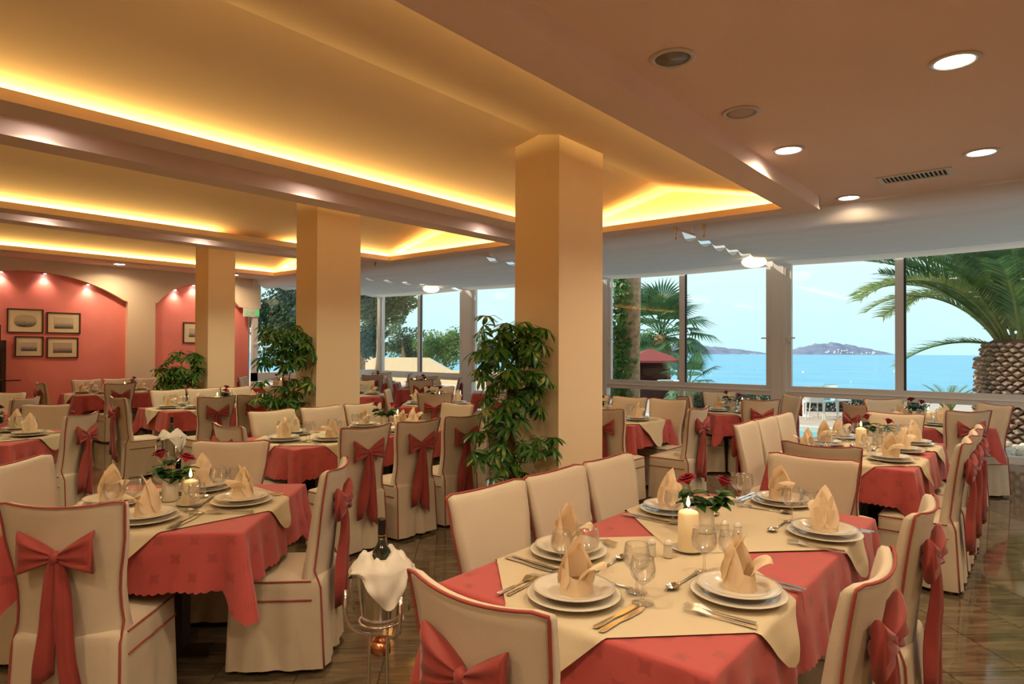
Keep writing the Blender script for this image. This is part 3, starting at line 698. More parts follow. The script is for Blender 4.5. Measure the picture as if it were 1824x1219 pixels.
# ================================================================== TABLE LINEN
ZT = 0.775
def cloth_mesh(sx, sy, seed):
    rnd = random.Random(seed); hx, hy = sx/2, sy/2; per = []
    def edge(a, c, nrm, dg0, dg1):
        L = (Vector(c)-Vector(a)).length; ts = []; d = 0.0
        while d < L/2: ts.append(d); d += 0.009
        ts += [L-q for q in reversed(ts) if L-q > ts[-1]+0.008 and q > 0]
        for q in ts:
            p = Vector(a).lerp(Vector(c), q/L); dd = min(q, L-q)
            per.append((p, Vector(nrm), dd, Vector(dg0 if q < L/2 else dg1).normalized(), q))
    edge((hx, -hy), (hx, hy), (1, 0), (1, -1), (1, 1)); edge((hx, hy), (-hx, hy), (0, 1), (1, 1), (-1, 1))
    edge((-hx, hy), (-hx, -hy), (-1, 0), (-1, 1), (-1, -1)); edge((-hx, -hy), (hx, -hy), (0, -1), (-1, -1), (1, -1))
    n = len(per); ph = rnd.random()*6; vs = []; uvs = []; fs = []; us = 0.0; prev = None
    rows = [None, 0.0, 0.03, 0.10, 0.22, 0.38, 0.55, 0.72, 0.87, 1.0]
    cum = []
    for (p, *_r) in per:
        if prev is not None: us += (p-prev).length
        cum.append(us); prev = p
    for t in rows:
        for (p, nr, dd, dg, q), u in zip(per, cum):
            g = math.exp(-(dd/0.034)**2)
            if t is None:
                x, y = p.x*(hx-0.012)/hx, p.y*(hy-0.012)/hy; vs.append((x, y, ZT)); uvs.append((x, y)); continue
            d_ = (nr*(1-g*0.75)+dg*g*0.75)
            drop = 0.245+0.125*math.exp(-(dd/0.060)**2)+0.011*abs(math.sin(PI*u/0.036))*(1 if t > 0.99 else 0)
            off = 0.004*min(1, t*30)+t*(0.030+0.012*math.sin(u*15+ph)+0.008*math.sin(u*33+ph*2))+t*0.075*g-t*0.034*math.exp(-((dd-0.085)/0.035)**2)+t*0.016*math.exp(-((dd-0.17)/0.04)**2)
            z = ZT-0.002-drop*t
            vs.append((p.x+d_.x*off, p.y+d_.y*off, z)); uvs.append((p.x+nr.x*drop*t, p.y+nr.y*drop*t))
    for r in range(len(rows)-1):
        for i in range(n): j = (i+1) % n; fs.append((r*n+i, (r+1)*n+i, (r+1)*n+j, r*n+j))
    fs.append(tuple(range(n)))
    b = MB().add(vs, fs); me = b.mesh('tablecloth', 'table_cloth', True)
    me.polygons[len(fs)-1].use_smooth = False
    uvl = me.uv_layers.new(name='UVMap')
    for lp in me.loops: uvl.data[lp.index].uv = uvs[lp.vertex_index]
    return me
def overlay_mesh(sx, sy, cx, cyy, lift, dg=0.675):
    hx, hy = sx/2, sy/2; L = dg/math.sqrt(2)
    def fn(u, v):
        a, c = (u*2-1)*L, (v*2-1)*L
        x, y = (a-c)/math.sqrt(2), (a+c)/math.sqrt(2)
        x = math.copysign(min(abs(x), 0.645+0.3*(abs(x)-0.645)), x) if abs(x) > 0.645 else x
        y = math.copysign(min(abs(y), 0.645+0.3*(abs(y)-0.645)), y) if abs(y) > 0.645 else y
        X, Y = cx+x, cyy+y; z = ZT+lift
        ex, ey = abs(X)-hx, abs(Y)-hy
        if ex > 0: X = math.copysign(hx+0.010+0.30*ex+0.01*math.sin(Y*25)*min(1, ex*10), X); z -= ex*0.97
        if ey > 0: Y = math.copysign(hy+0.010+0.30*ey+0.01*math.sin(X*25)*min(1, ey*10), Y); z -= ey*0.97
        return (X, Y, z)
    return MB().grid(fn, 72, 72).mesh('overlay', 'overlay_cloth', True)
CLOTHS = {}

# ================================================================== TABLEWARE
def plate_prof(r, h): return [(0.0, 0.004), (r*0.60, 0.004), (r*0.66, 0.006), (r*0.74, h*0.75), (r*0.97, h), (r, h*0.98), (r*0.97, h-0.004), (r*0.72, h*0.5), (r*0.60, 0.0), (0.0, 0.0)]
def plate(r, h, line):
    b = MB().lathe(plate_prof(r, h), 40); b.mesh
    me = b.mesh('plate', 'china', True); rim = MB().lathe([(r*0.945, h+0.0003), (r*0.965, h+0.0006), (r*0.965, h-0.001), (r*0.945, h-0.001)], 40, cap=False).mesh('rim_line', 'china_line', True)
    return [('dish', me, (('rim_line', rim),) if line else ())]
CHARGER = plate(0.155, 0.016, False); DINNER = plate(0.135, 0.020, True)
def goblet(R, H, f):
    st = H*f
    return MB().lathe([(0.0, 0.002), (0.034, 0.001), (0.036, 0.0035), (0.014, 0.007), (0.0055, 0.013), (0.0045, st*0.6), (0.0055, st-0.006), (0.014, st+0.001), (R*0.62, st+0.010), (R*0.90, st+0.024), (R, st+0.042), (R*0.985, st+0.056), (R*0.90, H-0.012), (R*0.84, H), (R*0.80, H), (R*0.86, H-0.012), (R*0.94, st+0.042), (R*0.55, st+0.013), (0.0, st+0.006)], 28).mesh('glass', 'crystal', True)
BIGGLASS, SMALLGLASS = goblet(0.046, 0.165, 0.44), goblet(0.041, 0.150, 0.44)
def napkin(var):
    b = MB(); rnd = random.Random(var)
    def cuff(u, v):
        a = 2*PI*u*1.08; r = 0.054-0.007*v+0.002*u; zt = 0.078+0.030*math.cos(a-2.2)
        return (r*math.cos(a), r*math.sin(a), zt*v)
    b.grid(cuff, 36, 5)
    def petal(a0, hwid, h0, h1, r0, lean):
        ca_, sa_ = math.cos(a0), math.sin(a0)
        def fn(u, v):
            q = u*2-1; wv = hwid*min(1, 0.75+v*1.2)*(1-v**1.7)**0.8; x = q*wv; out = r0*(1-0.5*v)-6.0*x*x+lean*v*v
            z = h0+(h1-h0)*v
            return (ca_*out-sa_*x, sa_*out+ca_*x, z)
        b.grid(fn, 10, 12)
    petal(PI*0.72, 0.064, 0.02, 0.182+0.012*rnd.random(), 0.050, -0.052)
    petal(PI*0.42, 0.060, 0.02, 0.156+0.012*rnd.random(), 0.050, -0.020)
    petal(PI*1.05, 0.058, 0.02, 0.150+0.010*rnd.random(), 0.050, 0.006)
    petal(PI*0.55, 0.040, 0.04, 0.178, 0.020, 0.004)
    a0 = -PI*0.15
    def flap(u, v):
        s = u*2-1; wv = 0.95*(1-v**1.5); a = a0+s*wv; r = 0.046+0.060*math.sin(v*1.5); z = 0.070+0.046*math.sin(v*PI*0.85)-0.03*s*s*(1-v)-0.010*v
        return (r*math.cos(a), r*math.sin(a), z)
    b.grid(flap, 10, 9)
    def wrap(u, v):
        a = -1.9+2.6*u; z = 0.002+(0.012+0.095*u)*v; r = 0.0545-0.008*v+0.001
        return (r*math.cos(a), r*math.sin(a), z)
    b.grid(wrap, 20, 4)
    return b.mesh('napkin', 'napkin', True)
NAPKINS = [napkin(k) for k in range(4)]
def prof_blade(outline, zf, m=0):
    n = len(outline); vs = [(x, y, zf(y)+0.0025) for x, y in outline]+[(x, y, zf(y)) for x, y in outline]
    return MB().add(vs, [tuple(range(n)), tuple(reversed(range(n, 2*n)))]+[(i, n+i, n+(i+1) % n, (i+1) % n) for i in range(n)], m)
def knife():
    b = prof_blade([(-0.007, -0.105), (0.007, -0.105), (0.0085, -0.09), (0.005, -0.02), (0.007, -0.005), (0.010, 0.02), (0.010, 0.08), (0.004, 0.105), (-0.006, 0.10), (-0.006, 0.0), (-0.005, -0.02), (-0.0085, -0.09)], lambda y: 0.001)
    return b.mesh('knife', 'steel')
def fork():
    zf = lambda y: 0.001+0.010*max(0, min(1, (y-0.01)/0.05))*(1-max(0, (y-0.06)/0.045)*0.7)
    b = prof_blade([(-0.007, -0.10), (0.007, -0.10), (0.0035, -0.02), (0.003, 0.02), (0.011, 0.045), (0.012, 0.058), (-0.012, 0.058), (-0.011, 0.045), (-0.003, 0.02), (-0.0035, -0.02)], zf)
    for k in range(4):
        x = -0.0098+k*0.0065; b2 = prof_blade([(x-0.0016, 0.055), (x+0.0016, 0.055), (x+0.0010, 0.100), (x-0.0010, 0.100)], zf); b.add(b2.v, b2.f)
    return b.mesh('fork', 'steel')
def spoon():
    b = prof_blade([(-0.006, -0.095), (0.006, -0.095), (0.003, 0.0), (0.003, 0.045), (-0.003, 0.045), (-0.003, 0.0)], lambda y: 0.001+0.006*max(0, y/0.05))
    def bowl(u, v):
        a = 2*PI*u; return (0.019*v*math.cos(a), 0.070+0.030*v*math.sin(a), 0.0015+0.009*v*v)
    b.grid(bowl, 18, 4, 0, True); return b.mesh('spoon', 'steel', True)
KNIFE, FORK, SPOON = knife(), fork(), spoon()
for q_ in (KNIFE, FORK, SPOON): q_.transform(Matrix.Diagonal((1.15, 1.12, 1.0, 1.0)))
SAUCER = MB().lathe([(0.0, 0.003), (0.045, 0.003), (0.066, 0.011), (0.069, 0.011), (0.047, 0.0), (0.0, 0.0)], 32).mesh('saucer', 'china', True)
def candle_proto(h):
    body = MB().lathe([(0.041, 0), (0.041, h-0.004), (0.038, h+0.002), (0.02, h+0.010), (0.004, h+0.014), (0.0, h+0.012)], 28).mesh('wax', 'wax', True)
    wick = MB().tube([(0, 0, h+0.010), (0.001, 0, h+0.024)], 0.0015, 6).mesh('wick', 'wick')
    fl = MB().lathe([(0.0, h+0.020), (0.006, h+0.028), (0.0078, h+0.036), (0.005, h+0.050), (0.002, h+0.060), (0.0, h+0.066)], 12).mesh('flame', 'flame', True)
    return [('wax_body', body, ()), ('wick', wick, ()), ('flame', fl, ())]
CANDLES = [candle_proto(0.15), candle_proto(0.115)]
VASE = MB().lathe([(0.0, 0.0), (0.036, 0.0), (0.040, 0.006), (0.040, 0.10), (0.038, 0.118), (0.041, 0.124), (0.037, 0.124), (0.034, 0.11), (0.035, 0.01), (0.0, 0.006)], 28).mesh('vase', 'china', True)
SHAKER = [('body', MB().lathe([(0.0, 0.0), (0.018, 0.0), (0.019, 0.004), (0.017, 0.045), (0.0175, 0.050), (0.015, 0.060), (0.008, 0.067), (0.0, 0.069)], 20).mesh('body', 'china', True), (('band', MB().lathe([(0.0178, 0.047), (0.0183, 0.049), (0.0178, 0.051)], 20, cap=False).mesh('band', 'china_line', True)),))]
def leaflet(b, base, d, up, L, Wd, droop, m=0, blunt=False):
    d = d.normalized(); sd = d.cross(up).normalized()
    def fn(u, v):
        s = u*2-1; ww = Wd*math.sin(PI*min(0.97, 0.06+v*0.93))**0.8 if not blunt else Wd*(0.10+0.90*v**0.8)*math.sqrt(max(0.0, 1-max(0, (v-0.25)/0.75)**3))
        return tuple(base+d*(L*v)+sd*(s*ww)+up*(0.25*Wd*abs(s)*(1 if ww > 0 else 0))+Vector((0, 0, -droop*v*v)))
    b.grid(fn, 2, 6, m)
def rose_parts(seed, H, lx, ly):
    rnd = random.Random(seed); tip = Vector((lx, ly, H)); st = MB().tube([(lx*0.1, ly*0.1, 0.02), (lx*0.35, ly*0.35, 0.10), (lx*0.75, ly*0.75, H*0.75), tip], 0.0022, 6).mesh('stem', 'stem', True)
    b = MB(); out = Vector((lx, ly, 0)); out = out.normalized() if out.length > 0.001 else Vector((1, 0, 0)); ax = (Vector((0, 0, 1))+out*0.35).normalized()
    q = Vector((0, 0, 1)).rotation_difference(ax).to_matrix()
    for ringn, (n, r, h, tl) in enumerate(((3, 0.010, 0.046, 0.0), (5, 0.019, 0.048, 0.2), (6, 0.031, 0.045, 0.5), (7, 0.041, 0.037, 0.8))):
        for k in range(n):
            a0 = 2*PI*(k+0.5*ringn)/n+rnd.random()*0.4
            def fn(u, v, a0=a0, r=r, h=h, tl=tl):
                s = u*2-1; a = a0+s*(0.95-0.25*v); rr = 0.004+(r-0.004)*(v**0.8)+0.004*tl*max(0, v-0.7)*3; z = h*math.sin(min(1.0, v)*PI*0.5)-0.010*tl*max(0, v-0.65)*3-0.004*s*s*v
                return tuple(tip+q @ Vector((rr*math.cos(a), rr*math.sin(a), z)))
            b.grid(fn, 5, 5)
    bl = b.mesh('bloom', 'rose', True)
    g = MB()
    for k in range(22):
        a = rnd.random()*2*PI; z = 0.115+rnd.random()**1.5*(H-0.14); t = min(1, z/H)
        d = Vector((math.cos(a), math.sin(a), 0.15+0.4*rnd.random())); leaflet(g, Vector((lx*t, ly*t, z)), d, Vector((0, 0, 1)), 0.055+0.04*rnd.random(), 0.021+0.009*rnd.random(), 0.035)
    return [('stem', st, ()), ('bloom', bl, ()), ('foliage', g.mesh('foliage', 'rose_leaf', True), ())]
ROSES = [rose_parts(1, 0.215, -0.075, 0.01), rose_parts(2, 0.205, 0.075, 0.02), rose_parts(3, 0.225, 0.015, 0.05), rose_parts(4, 0.185, 0.05, -0.055)]

# ================================================================== TABLES WITH THEIR SETTINGS
RA = 43.0
def sq(c, near=None, far=None, left=None, right=None, s=1.0):
    out = []
    for nm, v in (('near', near), ('far', far), ('left', left), ('right', right)):
        if v is not None: out.append((nm, nm, v))
    return out
def row(side, X, ys, names=('first', 'second', 'third')):
    return [('%s %s' % (names[k], side), side, (X, y)) for k, y in enumerate(ys)]
TABLES = [
 # key, description, centre, rot, sx, sy, overlays, chairs, seats, detail
 ('T1', 'front right long table', (-1.15, 2.56), 0, 1.0, 1.98, (-0.50, 0.50),
  [('near end', 'near', (-1.11, 1.18)), ('far end', 'far', (-1.02, 3.87))]+row('left', -1.88, (2.08, 2.58, 3.08))+row('right', -0.38, (2.05, 2.99), ('first', 'second')), None, 2),
 ('T2', 'long table behind the front one', (-1.18, 5.95), 0, 0.96, 1.70, (-0.42, 0.42),
  [('near end', 'near', (-1.12, 4.44)), ('far end', 'far', (-1.12, 7.07))]+row('left', -1.92, (5.29, 5.78, 6.27))+row('right', -0.43, (5.27, 5.78, 6.29)),
  [('left', -0.62), ('left', 0), ('left', 0.62), ('right', -0.62), ('right', 0), ('right', 0.62)], 2),
 ('T3', 'near left square table', (-3.495, 1.455), RA, 1.04, 1.04, (0,), sq(0, (-2.96, 0.80), (-4.07, 2.03), (-4.20, 0.93), (-2.87, 2.0)), [('near', 0), ('far', 0), ('left', 0), ('right', 0)], 2),
 ('T4', 'long table left of the big pillar', (-5.16, 3.80), 0, 0.96, 1.90, (-0.47, 0.47),
  [('near end', 'near', (-4.99, 2.45)), ('far end', 'far', (-4.98, 5.04))]+row('left', -5.79, (3.28, 3.83, 4.36))+row('right', -4.09, (3.12, 3.67, 4.21)),
  [('near', 0), ('far', 0), ('left', -0.5), ('left', 0.35), ('right', -0.5), ('right', 0.35)], 1),
 ('T5', 'table behind the far wine bucket', (-9.05, 4.32), 0, 0.96, 1.75, (-0.42, 0.42),
  [('near end', 'near', (-8.75, 2.92))]+row('left', -9.68, (3.88, 4.38, 4.88))+row('right', -7.95, (3.77, 4.27, 4.78)),
  [('near', 0), ('left', -0.5), ('left', 0.4), ('right', -0.5), ('right', 0.4)], 1),
 ('T6', 'table along the pink wall', (-13.03, 4.5), 0, 0.96, 1.80, (-0.44, 0.44),
  [('near end', 'near', (-13.1, 3.2))]+row('left', -13.92, (4.12, 4.64, 5.18))+row('right', -12.0, (4.05,), ('only',)),
  [('near', 0), ('left', -0.5), ('left', 0.4), ('right', -0.5), ('right', 0.4)], 0),
 ('T7', 'square table at the left edge', (-7.43, 1.45), RA, 1.04, 1.04, (0,), sq(0, None, (-8.13, 2.05), None, (-6.79, 1.99)), [('far', 0), ('right', 0)], 1),
 ('T13', 'farther square table at left edge', (-10.05, 1.55), RA, 1.0, 1.0, (0,), sq(0, None, (-10.66, 2.25), None, (-9.42, 2.17)), [('far', 0), ('right', 0)], 0),
 ('T8', 'table right of the big pillar', (-4.17, 6.56), 0, 1.5, 0.92, None,
  [('near side', 'near', (-3.50, 5.66)), ('right end', 'right', (-2.80, 6.42)), ('first far side', 'far', (-3.54, 7.20)), ('second far side', 'far', (-4.06, 7.20)), ('third far side', 'far', (-4.60, 7.20))],
  [('near', 0.12), ('right', 0), ('far', 0.12), ('far', -0.5)], 1),
 ('T9', 'small table in front of the pool window', (-3.15, 8.45), RA, 0.94, 0.94, (0,), sq(0, (-2.68, 7.94), (-3.63, 8.98), (-3.69, 7.93), (-2.60, 8.96)), [('near', 0), ('far', 0), ('left', 0), ('right', 0)], 0),
 ('T10', 'small table in front of the thick palm', (-1.08, 8.49), RA, 0.94, 0.94, (0,), sq(0, (-0.61, 7.92), (-1.56, 9.0), (-1.67, 8.0), (-0.45, 8.99)), [('near', 0), ('far', 0), ('left', 0), ('right', 0)], 0),
 ('T11', 'middle table behind the bow chairs', (-6.92, 6.55), RA, 0.98, 0.98, (0,), sq(0, (-6.39, 6.01), (-7.44, 7.09), (-7.46, 6.05), (-6.36, 7.07)), [('near', 0), ('far', 0), ('left', 0), ('right', 0)], 0),
 ('T14', 'far table before the beige garden wall', (-9.92, 9.02), RA, 0.98, 0.98, (0,), sq(0, (-9.41, 8.47), (-10.43, 9.57), (-10.46, 8.52), (-9.38, 9.53)), [('near', 0), ('left', 0), ('right', 0)], 0),
 ('T15', 'table just right of the second pillar', (-9.37, 6.9), RA, 0.98, 0.98, (0,), sq(0, None, (-9.9, 7.45), None, None), [('far', 0), ('right', 0)], 0),
 ('T16', 'farthest table in the window corner', (-12.25, 9.65), RA, 0.98, 0.98, (0,), sq(0, (-11.72, 9.10), (-12.78, 10.2), None, (-11.68, 10.18)), [('near', 0), ('right', 0)], 0),
 ('T17', 'far table beside the turquoise pool', (-7.95, 9.14), RA, 0.98, 0.98, (0,), sq(0, None, (-8.48, 9.70), None, (-7.40, 9.66)), [('near', 0), ('right', 0)], 0),
 ('T18', 'table below the exit sign', (-12.47, 7.25), RA, 0.98, 0.98, (0,), sq(0, None, (-13.02, 7.82), (-13.05, 6.72), None), [('near', 0), ('far', 0), ('right', 0)], 0),
]
SIDEV = {'near': (0, -1), 'far': (0, 1), 'left': (-1, 0), 'right': (1, 0)}
def setting(P, ang, where, detail, k, nap=True):
    """P: plate centre on the table, ang: direction the guest looks"""
    c, s = math.cos(ang-PI/2), math.sin(ang-PI/2); z = ZT+0.013
    W2 = lambda x, y, zz: (P[0]+c*x-s*y, P[1]+s*x+c*y, zz); rz = ang-PI/2
    inst(CHARGER, 'charger_plate', 'white under plate, '+where, 'plate', W2(0, 0, z), rz, 'under plates')
    inst(DINNER, 'dinner_plate', 'white dinner plate, '+where, 'plate', W2(0, 0, z+0.0175), rz, 'dinner plates')
    if nap: one(NAPKINS[k % 4], 'napkin', 'peaked cream napkin, '+where, 'napkin', W2(0.01, 0.0, z+0.022), rz+(k*1.7) % 6.28, 'folded napkins')
    one(BIGGLASS, 'wine_glass', 'larger wine glass, '+where, 'glass', W2(0.135, 0.175, z-0.004), rz, 'wine glasses')
    one(SMALLGLASS, 'wine_glass', 'smaller wine glass, '+where, 'glass', W2(0.195, 0.105, z-0.004), rz, 'wine glasses')
    if detail:
        for j, dx in enumerate((-0.185, -0.215)): one(FORK, 'fork', '%s steel fork, %s' % (('inner', 'outer')[j], where), 'fork', W2(dx, -0.01-0.012*j, z-0.004), rz+0.04, 'table forks')
        for j, dx in enumerate((0.180, 0.207)): one(KNIFE, 'table_knife', '%s steel knife, %s' % (('inner', 'outer')[j], where), 'knife', W2(dx, -0.03-0.01*j, z-0.004), rz-0.05, 'table knives')
        if detail > 1: one(SPOON, 'spoon', 'dessert spoon, '+where, 'spoon', W2(0.0, 0.195, z-0.004), rz+PI/2, 'dessert spoons')
def centre(tab, desc, c, rot, vz, cd, roses, tall):
    z = ZT+0.009
    one(VASE, 'flower_vase', 'small white cylinder vase on the '+desc, 'vase', (vz[0], vz[1], z), 0, 'rose vases')
    for j, (rk, ra) in enumerate(roses):
        inst(ROSES[rk], 'rose', 'dark red rose leaning %s, %s' % (('left', 'right', 'upright')[j], desc), 'rose', (vz[0], vz[1], z), ra, 'red roses')
    one(SAUCER, 'candle_saucer', 'white saucer under the candle on the '+desc, 'saucer', (cd[0], cd[1], z), 0, 'candle saucers')
    inst(CANDLES[0 if tall else 1], 'candle', 'lit cream pillar candle on the '+desc, 'candle', (cd[0], cd[1], z+0.0035), 0, 'lit pillar candles')
    d = bpy.data.lights.new('candle_light', 'POINT'); d.energy = 0.35; d.color = (1, 0.6, 0.25); d.shadow_soft_size = 0.02
    if tab in ('T1', 'T2', 'T3', 'T4'):
        o = bpy.data.objects.new('candle_light', d); COL.objects.link(o); o.location = (cd[0], cd[1], z+(0.15 if tall else 0.115)+0.085)
TOP = {}
for (key, desc, c, rotd, sx, sy, ovs, chairs, seats, detail) in TABLES:
    rot = math.radians(rotd); cr, sr = math.cos(rot), math.sin(rot)
    L2 = lambda x, y: (c[0]+cr*x-sr*y, c[1]+sr*x+cr*y)
    t = thing('dining_table', 'wooden table under cloth: '+desc, 'table', (c[0], c[1], 0), rot, 'dining tables')
    hx, hy = sx/2-0.012, sy/2-0.012
    tk = ('top', sx, sy)
    if tk not in TOP:
        TOP[tk] = (MB().box(-hx, hx, -hy, hy, 0.735, 0.768).mesh('table_top', 'dark_wood'), MB().box(-0.05, 0.05, -0.05, 0.05, 0.04, 0.735).mesh('pedestal', 'dark_wood'),
                   MB().box(-0.18, 0.18, -0.035, 0.035, 0.0, 0.04).box(-0.035, 0.035, -0.18, 0.18, 0.0, 0.04).mesh('base_foot', 'dark_wood'))
        CLOTHS[tk] = cloth_mesh(sx, sy, len(TOP))
    obj('table_top', TOP[tk][0], t)
    for ay in ([0] if max(sx, sy) < 1.2 else [-0.52, 0.52]):
        pp = (0, ay, 0) if sy > sx or sx < 1.2 else (ay*0.6, 0, 0)
        obj('pedestal', TOP[tk][1], t, pp); obj('base_foot', TOP[tk][2], t, pp)
    one(CLOTHS[tk], 'tablecloth', 'coral red scalloped tablecloth on the '+desc, 'tablecloth', (c[0], c[1], 0), rot, 'red tablecloths')
    cs = [(0, q) for q in ovs] if ovs else [(-0.38, 0), (0.38, 0)]
    for j, q in enumerate(cs):
        ok_ = ('ov', sx, sy, q, j)
        if ok_ not in CLOTHS: CLOTHS[ok_] = overlay_mesh(sx, sy, q[0], q[1], 0.005+0.002*j)
        one(CLOTHS[ok_], 'overlay_cloth', 'cream overlay cloth%s on the %s' % ('' if len(cs) == 1 else (', nearer half,', ', farther half,')[j], desc), 'tablecloth', (c[0], c[1], 0), rot, 'cream overlay cloths')
    fa = {'near': rot+PI/2, 'far': rot-PI/2, 'left': rot, 'right': rot+PI}
    for (nm, side, top) in chairs:
        if nm == side: nm = side+' side'
        fd = Vector((math.cos(fa[side]), math.sin(fa[side]), 0)); seen_back = 'red-bowed cream chair' if fd.dot(Vector((top[0], top[1], 0)).normalized()) > -0.25 else 'cream chair'
        chair(top, fa[side], '%s, %s of the %s' % (seen_back, nm if ('side' in nm or 'end' in nm) else nm+' seat', desc), 'slip-covered dining chairs')
    k = int(key[1:])*3
    if key == 'T1':
        for (px, py, side, nm) in ((1022, 1060, 'near', 'near end'), (1013, 981, 'left', 'first left seat'), (1195, 908, 'left', 'second left seat'), (1315, 1056, 'right', 'first right seat'), (1468, 950, 'right', 'second right seat'), (1393, 894, 'far', 'far end')):
            p = PZ(px, py, ZT+0.02); k += 1
            setting((p.x, p.y), fa[side], nm+' of the '+desc, 2, k)
    else:
        cnt = {}
        for (side, s_) in seats:
            cnt[side] = cnt.get(side, 0)+1; k += 1
            vx, vy = SIDEV[side]
            lp = (vx*(sx/2-0.19), s_*sy/2) if vx else (s_*sx/2, vy*(sy/2-0.19))
            many = sum(1 for q in seats if q[0] == side) > 1
            nm = ('%s %s seat' % (('first', 'second', 'third')[cnt[side]-1], side)) if many else side+' seat'
            setting(L2(*lp), fa[side], nm+' of the '+desc, detail, k)
    rk = random.Random(key)
    if key == 'T1':
        v, cd = PZ(1256, 952, ZT), PZ(1226, 984, ZT)
        centre(key, desc, c, rot, (v.x, v.y), (cd.x, cd.y), ((0, 0.9), (1, 0.5)), True)
        for j, (px, py) in enumerate(((1291, 954), (1314, 958), (1160, 990), (1190, 992))):
            p = PZ(px, py, ZT+0.01); inst(SHAKER, 'salt_shaker', 'small white shaker %s on the %s' % (('left by the vase', 'right by the vase', 'left by the candle', 'right by the candle')[j], desc), 'shaker', (p.x, p.y, ZT+0.009), 0, 'salt and pepper shakers')
    elif key == 'T3':
        v, cd = PZ(303, 895, ZT), PZ(339, 902, ZT)
        centre(key, desc, c, rot, (v.x, v.y), (cd.x, cd.y), ((2, 2.4), (1, 0.5)), False)
    else:
        off = {'T2': ((0.06, 0.30), (-0.02, 0.05)), 'T4': ((-0.13, 0.46), (0.0, 0.53))}.get(key, ((-0.04, 0.085), (0.04, -0.04)))
        centre(key, desc, c, rot, L2(*off[0]), L2(*off[1]), ((rk.choice((0, 2)), rk.random()*1.2), (rk.choice((1, 3)), rk.random()*1.0+0.2)), key == 'T2')
        if key in ('T2', 'T8'):
            for j in range(2):
                q = L2(0.02+0.05*j, -0.12); inst(SHAKER, 'salt_shaker', 'small white shaker, %s of the pair on the %s' % (('left', 'right')[j], desc), 'shaker', (q[0], q[1], ZT+0.009), 0, 'salt and pepper shakers')

# ================================================================== WINE COOLERS
def bottle_proto():
    g = MB().lathe([(0.0, 0.0), (0.036, 0.0), (0.038, 0.006), (0.038, 0.185), (0.034, 0.205), (0.020, 0.228), (0.0155, 0.240), (0.0145, 0.262)], 24).mesh('body', 'bottle_glass', True)
    cp = MB().lathe([(0.0150, 0.255), (0.0155, 0.257), (0.0152, 0.318), (0.0165, 0.320), (0.0165, 0.330), (0.0, 0.331)], 20).mesh('capsule', 'capsule', True)
    bd = MB().lathe([(0.0157, 0.262), (0.0160, 0.264), (0.0157, 0.267)], 20, cap=False).mesh('band', 'gold', True)
    lb = MB().lathe([(0.0383, 0.07), (0.0386, 0.071), (0.0386, 0.176), (0.0383, 0.177)], 24, cap=False).mesh('label', 'paper_label', True)
    return [('body', g, ()), ('capsule', cp, (('band', bd),)), ('label', lb, ())]
BOTTLE = bottle_proto()
BUCKET = [('body', MB().lathe([(0.0, 0.0), (0.072, 0.0), (0.076, 0.006), (0.098, 0.195), (0.104, 0.200), (0.104, 0.206), (0.098, 0.208), (0.094, 0.20), (0.072, 0.010), (0.0, 0.008)], 36).mesh('body', 'steel', True), ())]
for sgn in (-1, 1):
    hp = [(sgn*0.100, 0, 0.17), (sgn*0.118, 0, 0.165), (sgn*0.120, 0, 0.12), (sgn*0.108, 0, 0.03)]
    BUCKET.append(('handle', MB().tube(hp, 0.004, 8).mesh('handle', 'steel', True), (('knob', MB().ell((sgn*0.112, 0, 0.195), 0.011, 0.011, 0.013, 10, 6).mesh('knob', 'steel', True)),)))
def stand_proto():
    out = []
    rg = [(0.085*math.cos(2*PI*i/24), 0.085*math.sin(2*PI*i/24), 0.535) for i in range(24)]
    out.append(('support_ring', MB().tube(rg, 0.005, 6, True).mesh('support_ring', 'steel', True), ()))
    for k in range(3):
        a = 2*PI*k/3+PI/2; c, s = math.cos(a), math.sin(a)
        pts = [(0.135*c, 0.135*s, 0.66), (0.138*c, 0.138*s, 0.58), (0.125*c, 0.125*s, 0.52), (0.09*c, 0.09*s, 0.49), (0.05*c, 0.05*s, 0.48), (0.042*c, 0.042*s, 0.44), (0.048*c, 0.048*s, 0.25), (0.075*c, 0.075*s, 0.10), (0.14*c, 0.14*s, 0.012), (0.16*c, 0.16*s, 0.008)]
        out.append(('leg', MB().tube(pts, 0.0075, 8).mesh('leg', 'steel', True), ()))
    out.append(('copper_collar', MB().lathe([(0.034, 0.405), (0.038, 0.405), (0.036, 0.455), (0.033, 0.455), (0.034, 0.405)], 24).mesh('copper_collar', 'copper', True), ()))
    return out
STAND = stand_proto()
def cloth_drape(front):
    def fn(u, v):
        a = 2*PI*u; df = math.cos(a-front)
        hang = 0.028+0.125*max(0, df)**7+0.05*max(0, math.cos(a-front-2.0))**6+0.04*max(0, math.cos(a-front+2.3))**6+0.010*math.sin(a*5)
        cr = 0.010*math.sin(a*7+v*9)+0.007*math.sin(a*11-v*6)
        if v < 0.35:
            t = v/0.35; r = 0.040+0.066*t; z = 0.232+0.020*math.sin(a*3+1)*(1-t)-0.016*t+0.028*math.sin(PI*t)+cr*math.sin(PI*t)
        else:
            t = (v-0.35)/0.65; r = 0.112+0.014*math.sin(t*PI*0.6)+cr*t*0.8; z = 0.216-hang*t
        return (r*math.cos(a), r*math.sin(a), z)
    return MB().grid(fn, 60, 16, 0, True).mesh('cloth', 'white_cloth', True)
TOCAM = math.atan2(-1.6, 2.0)
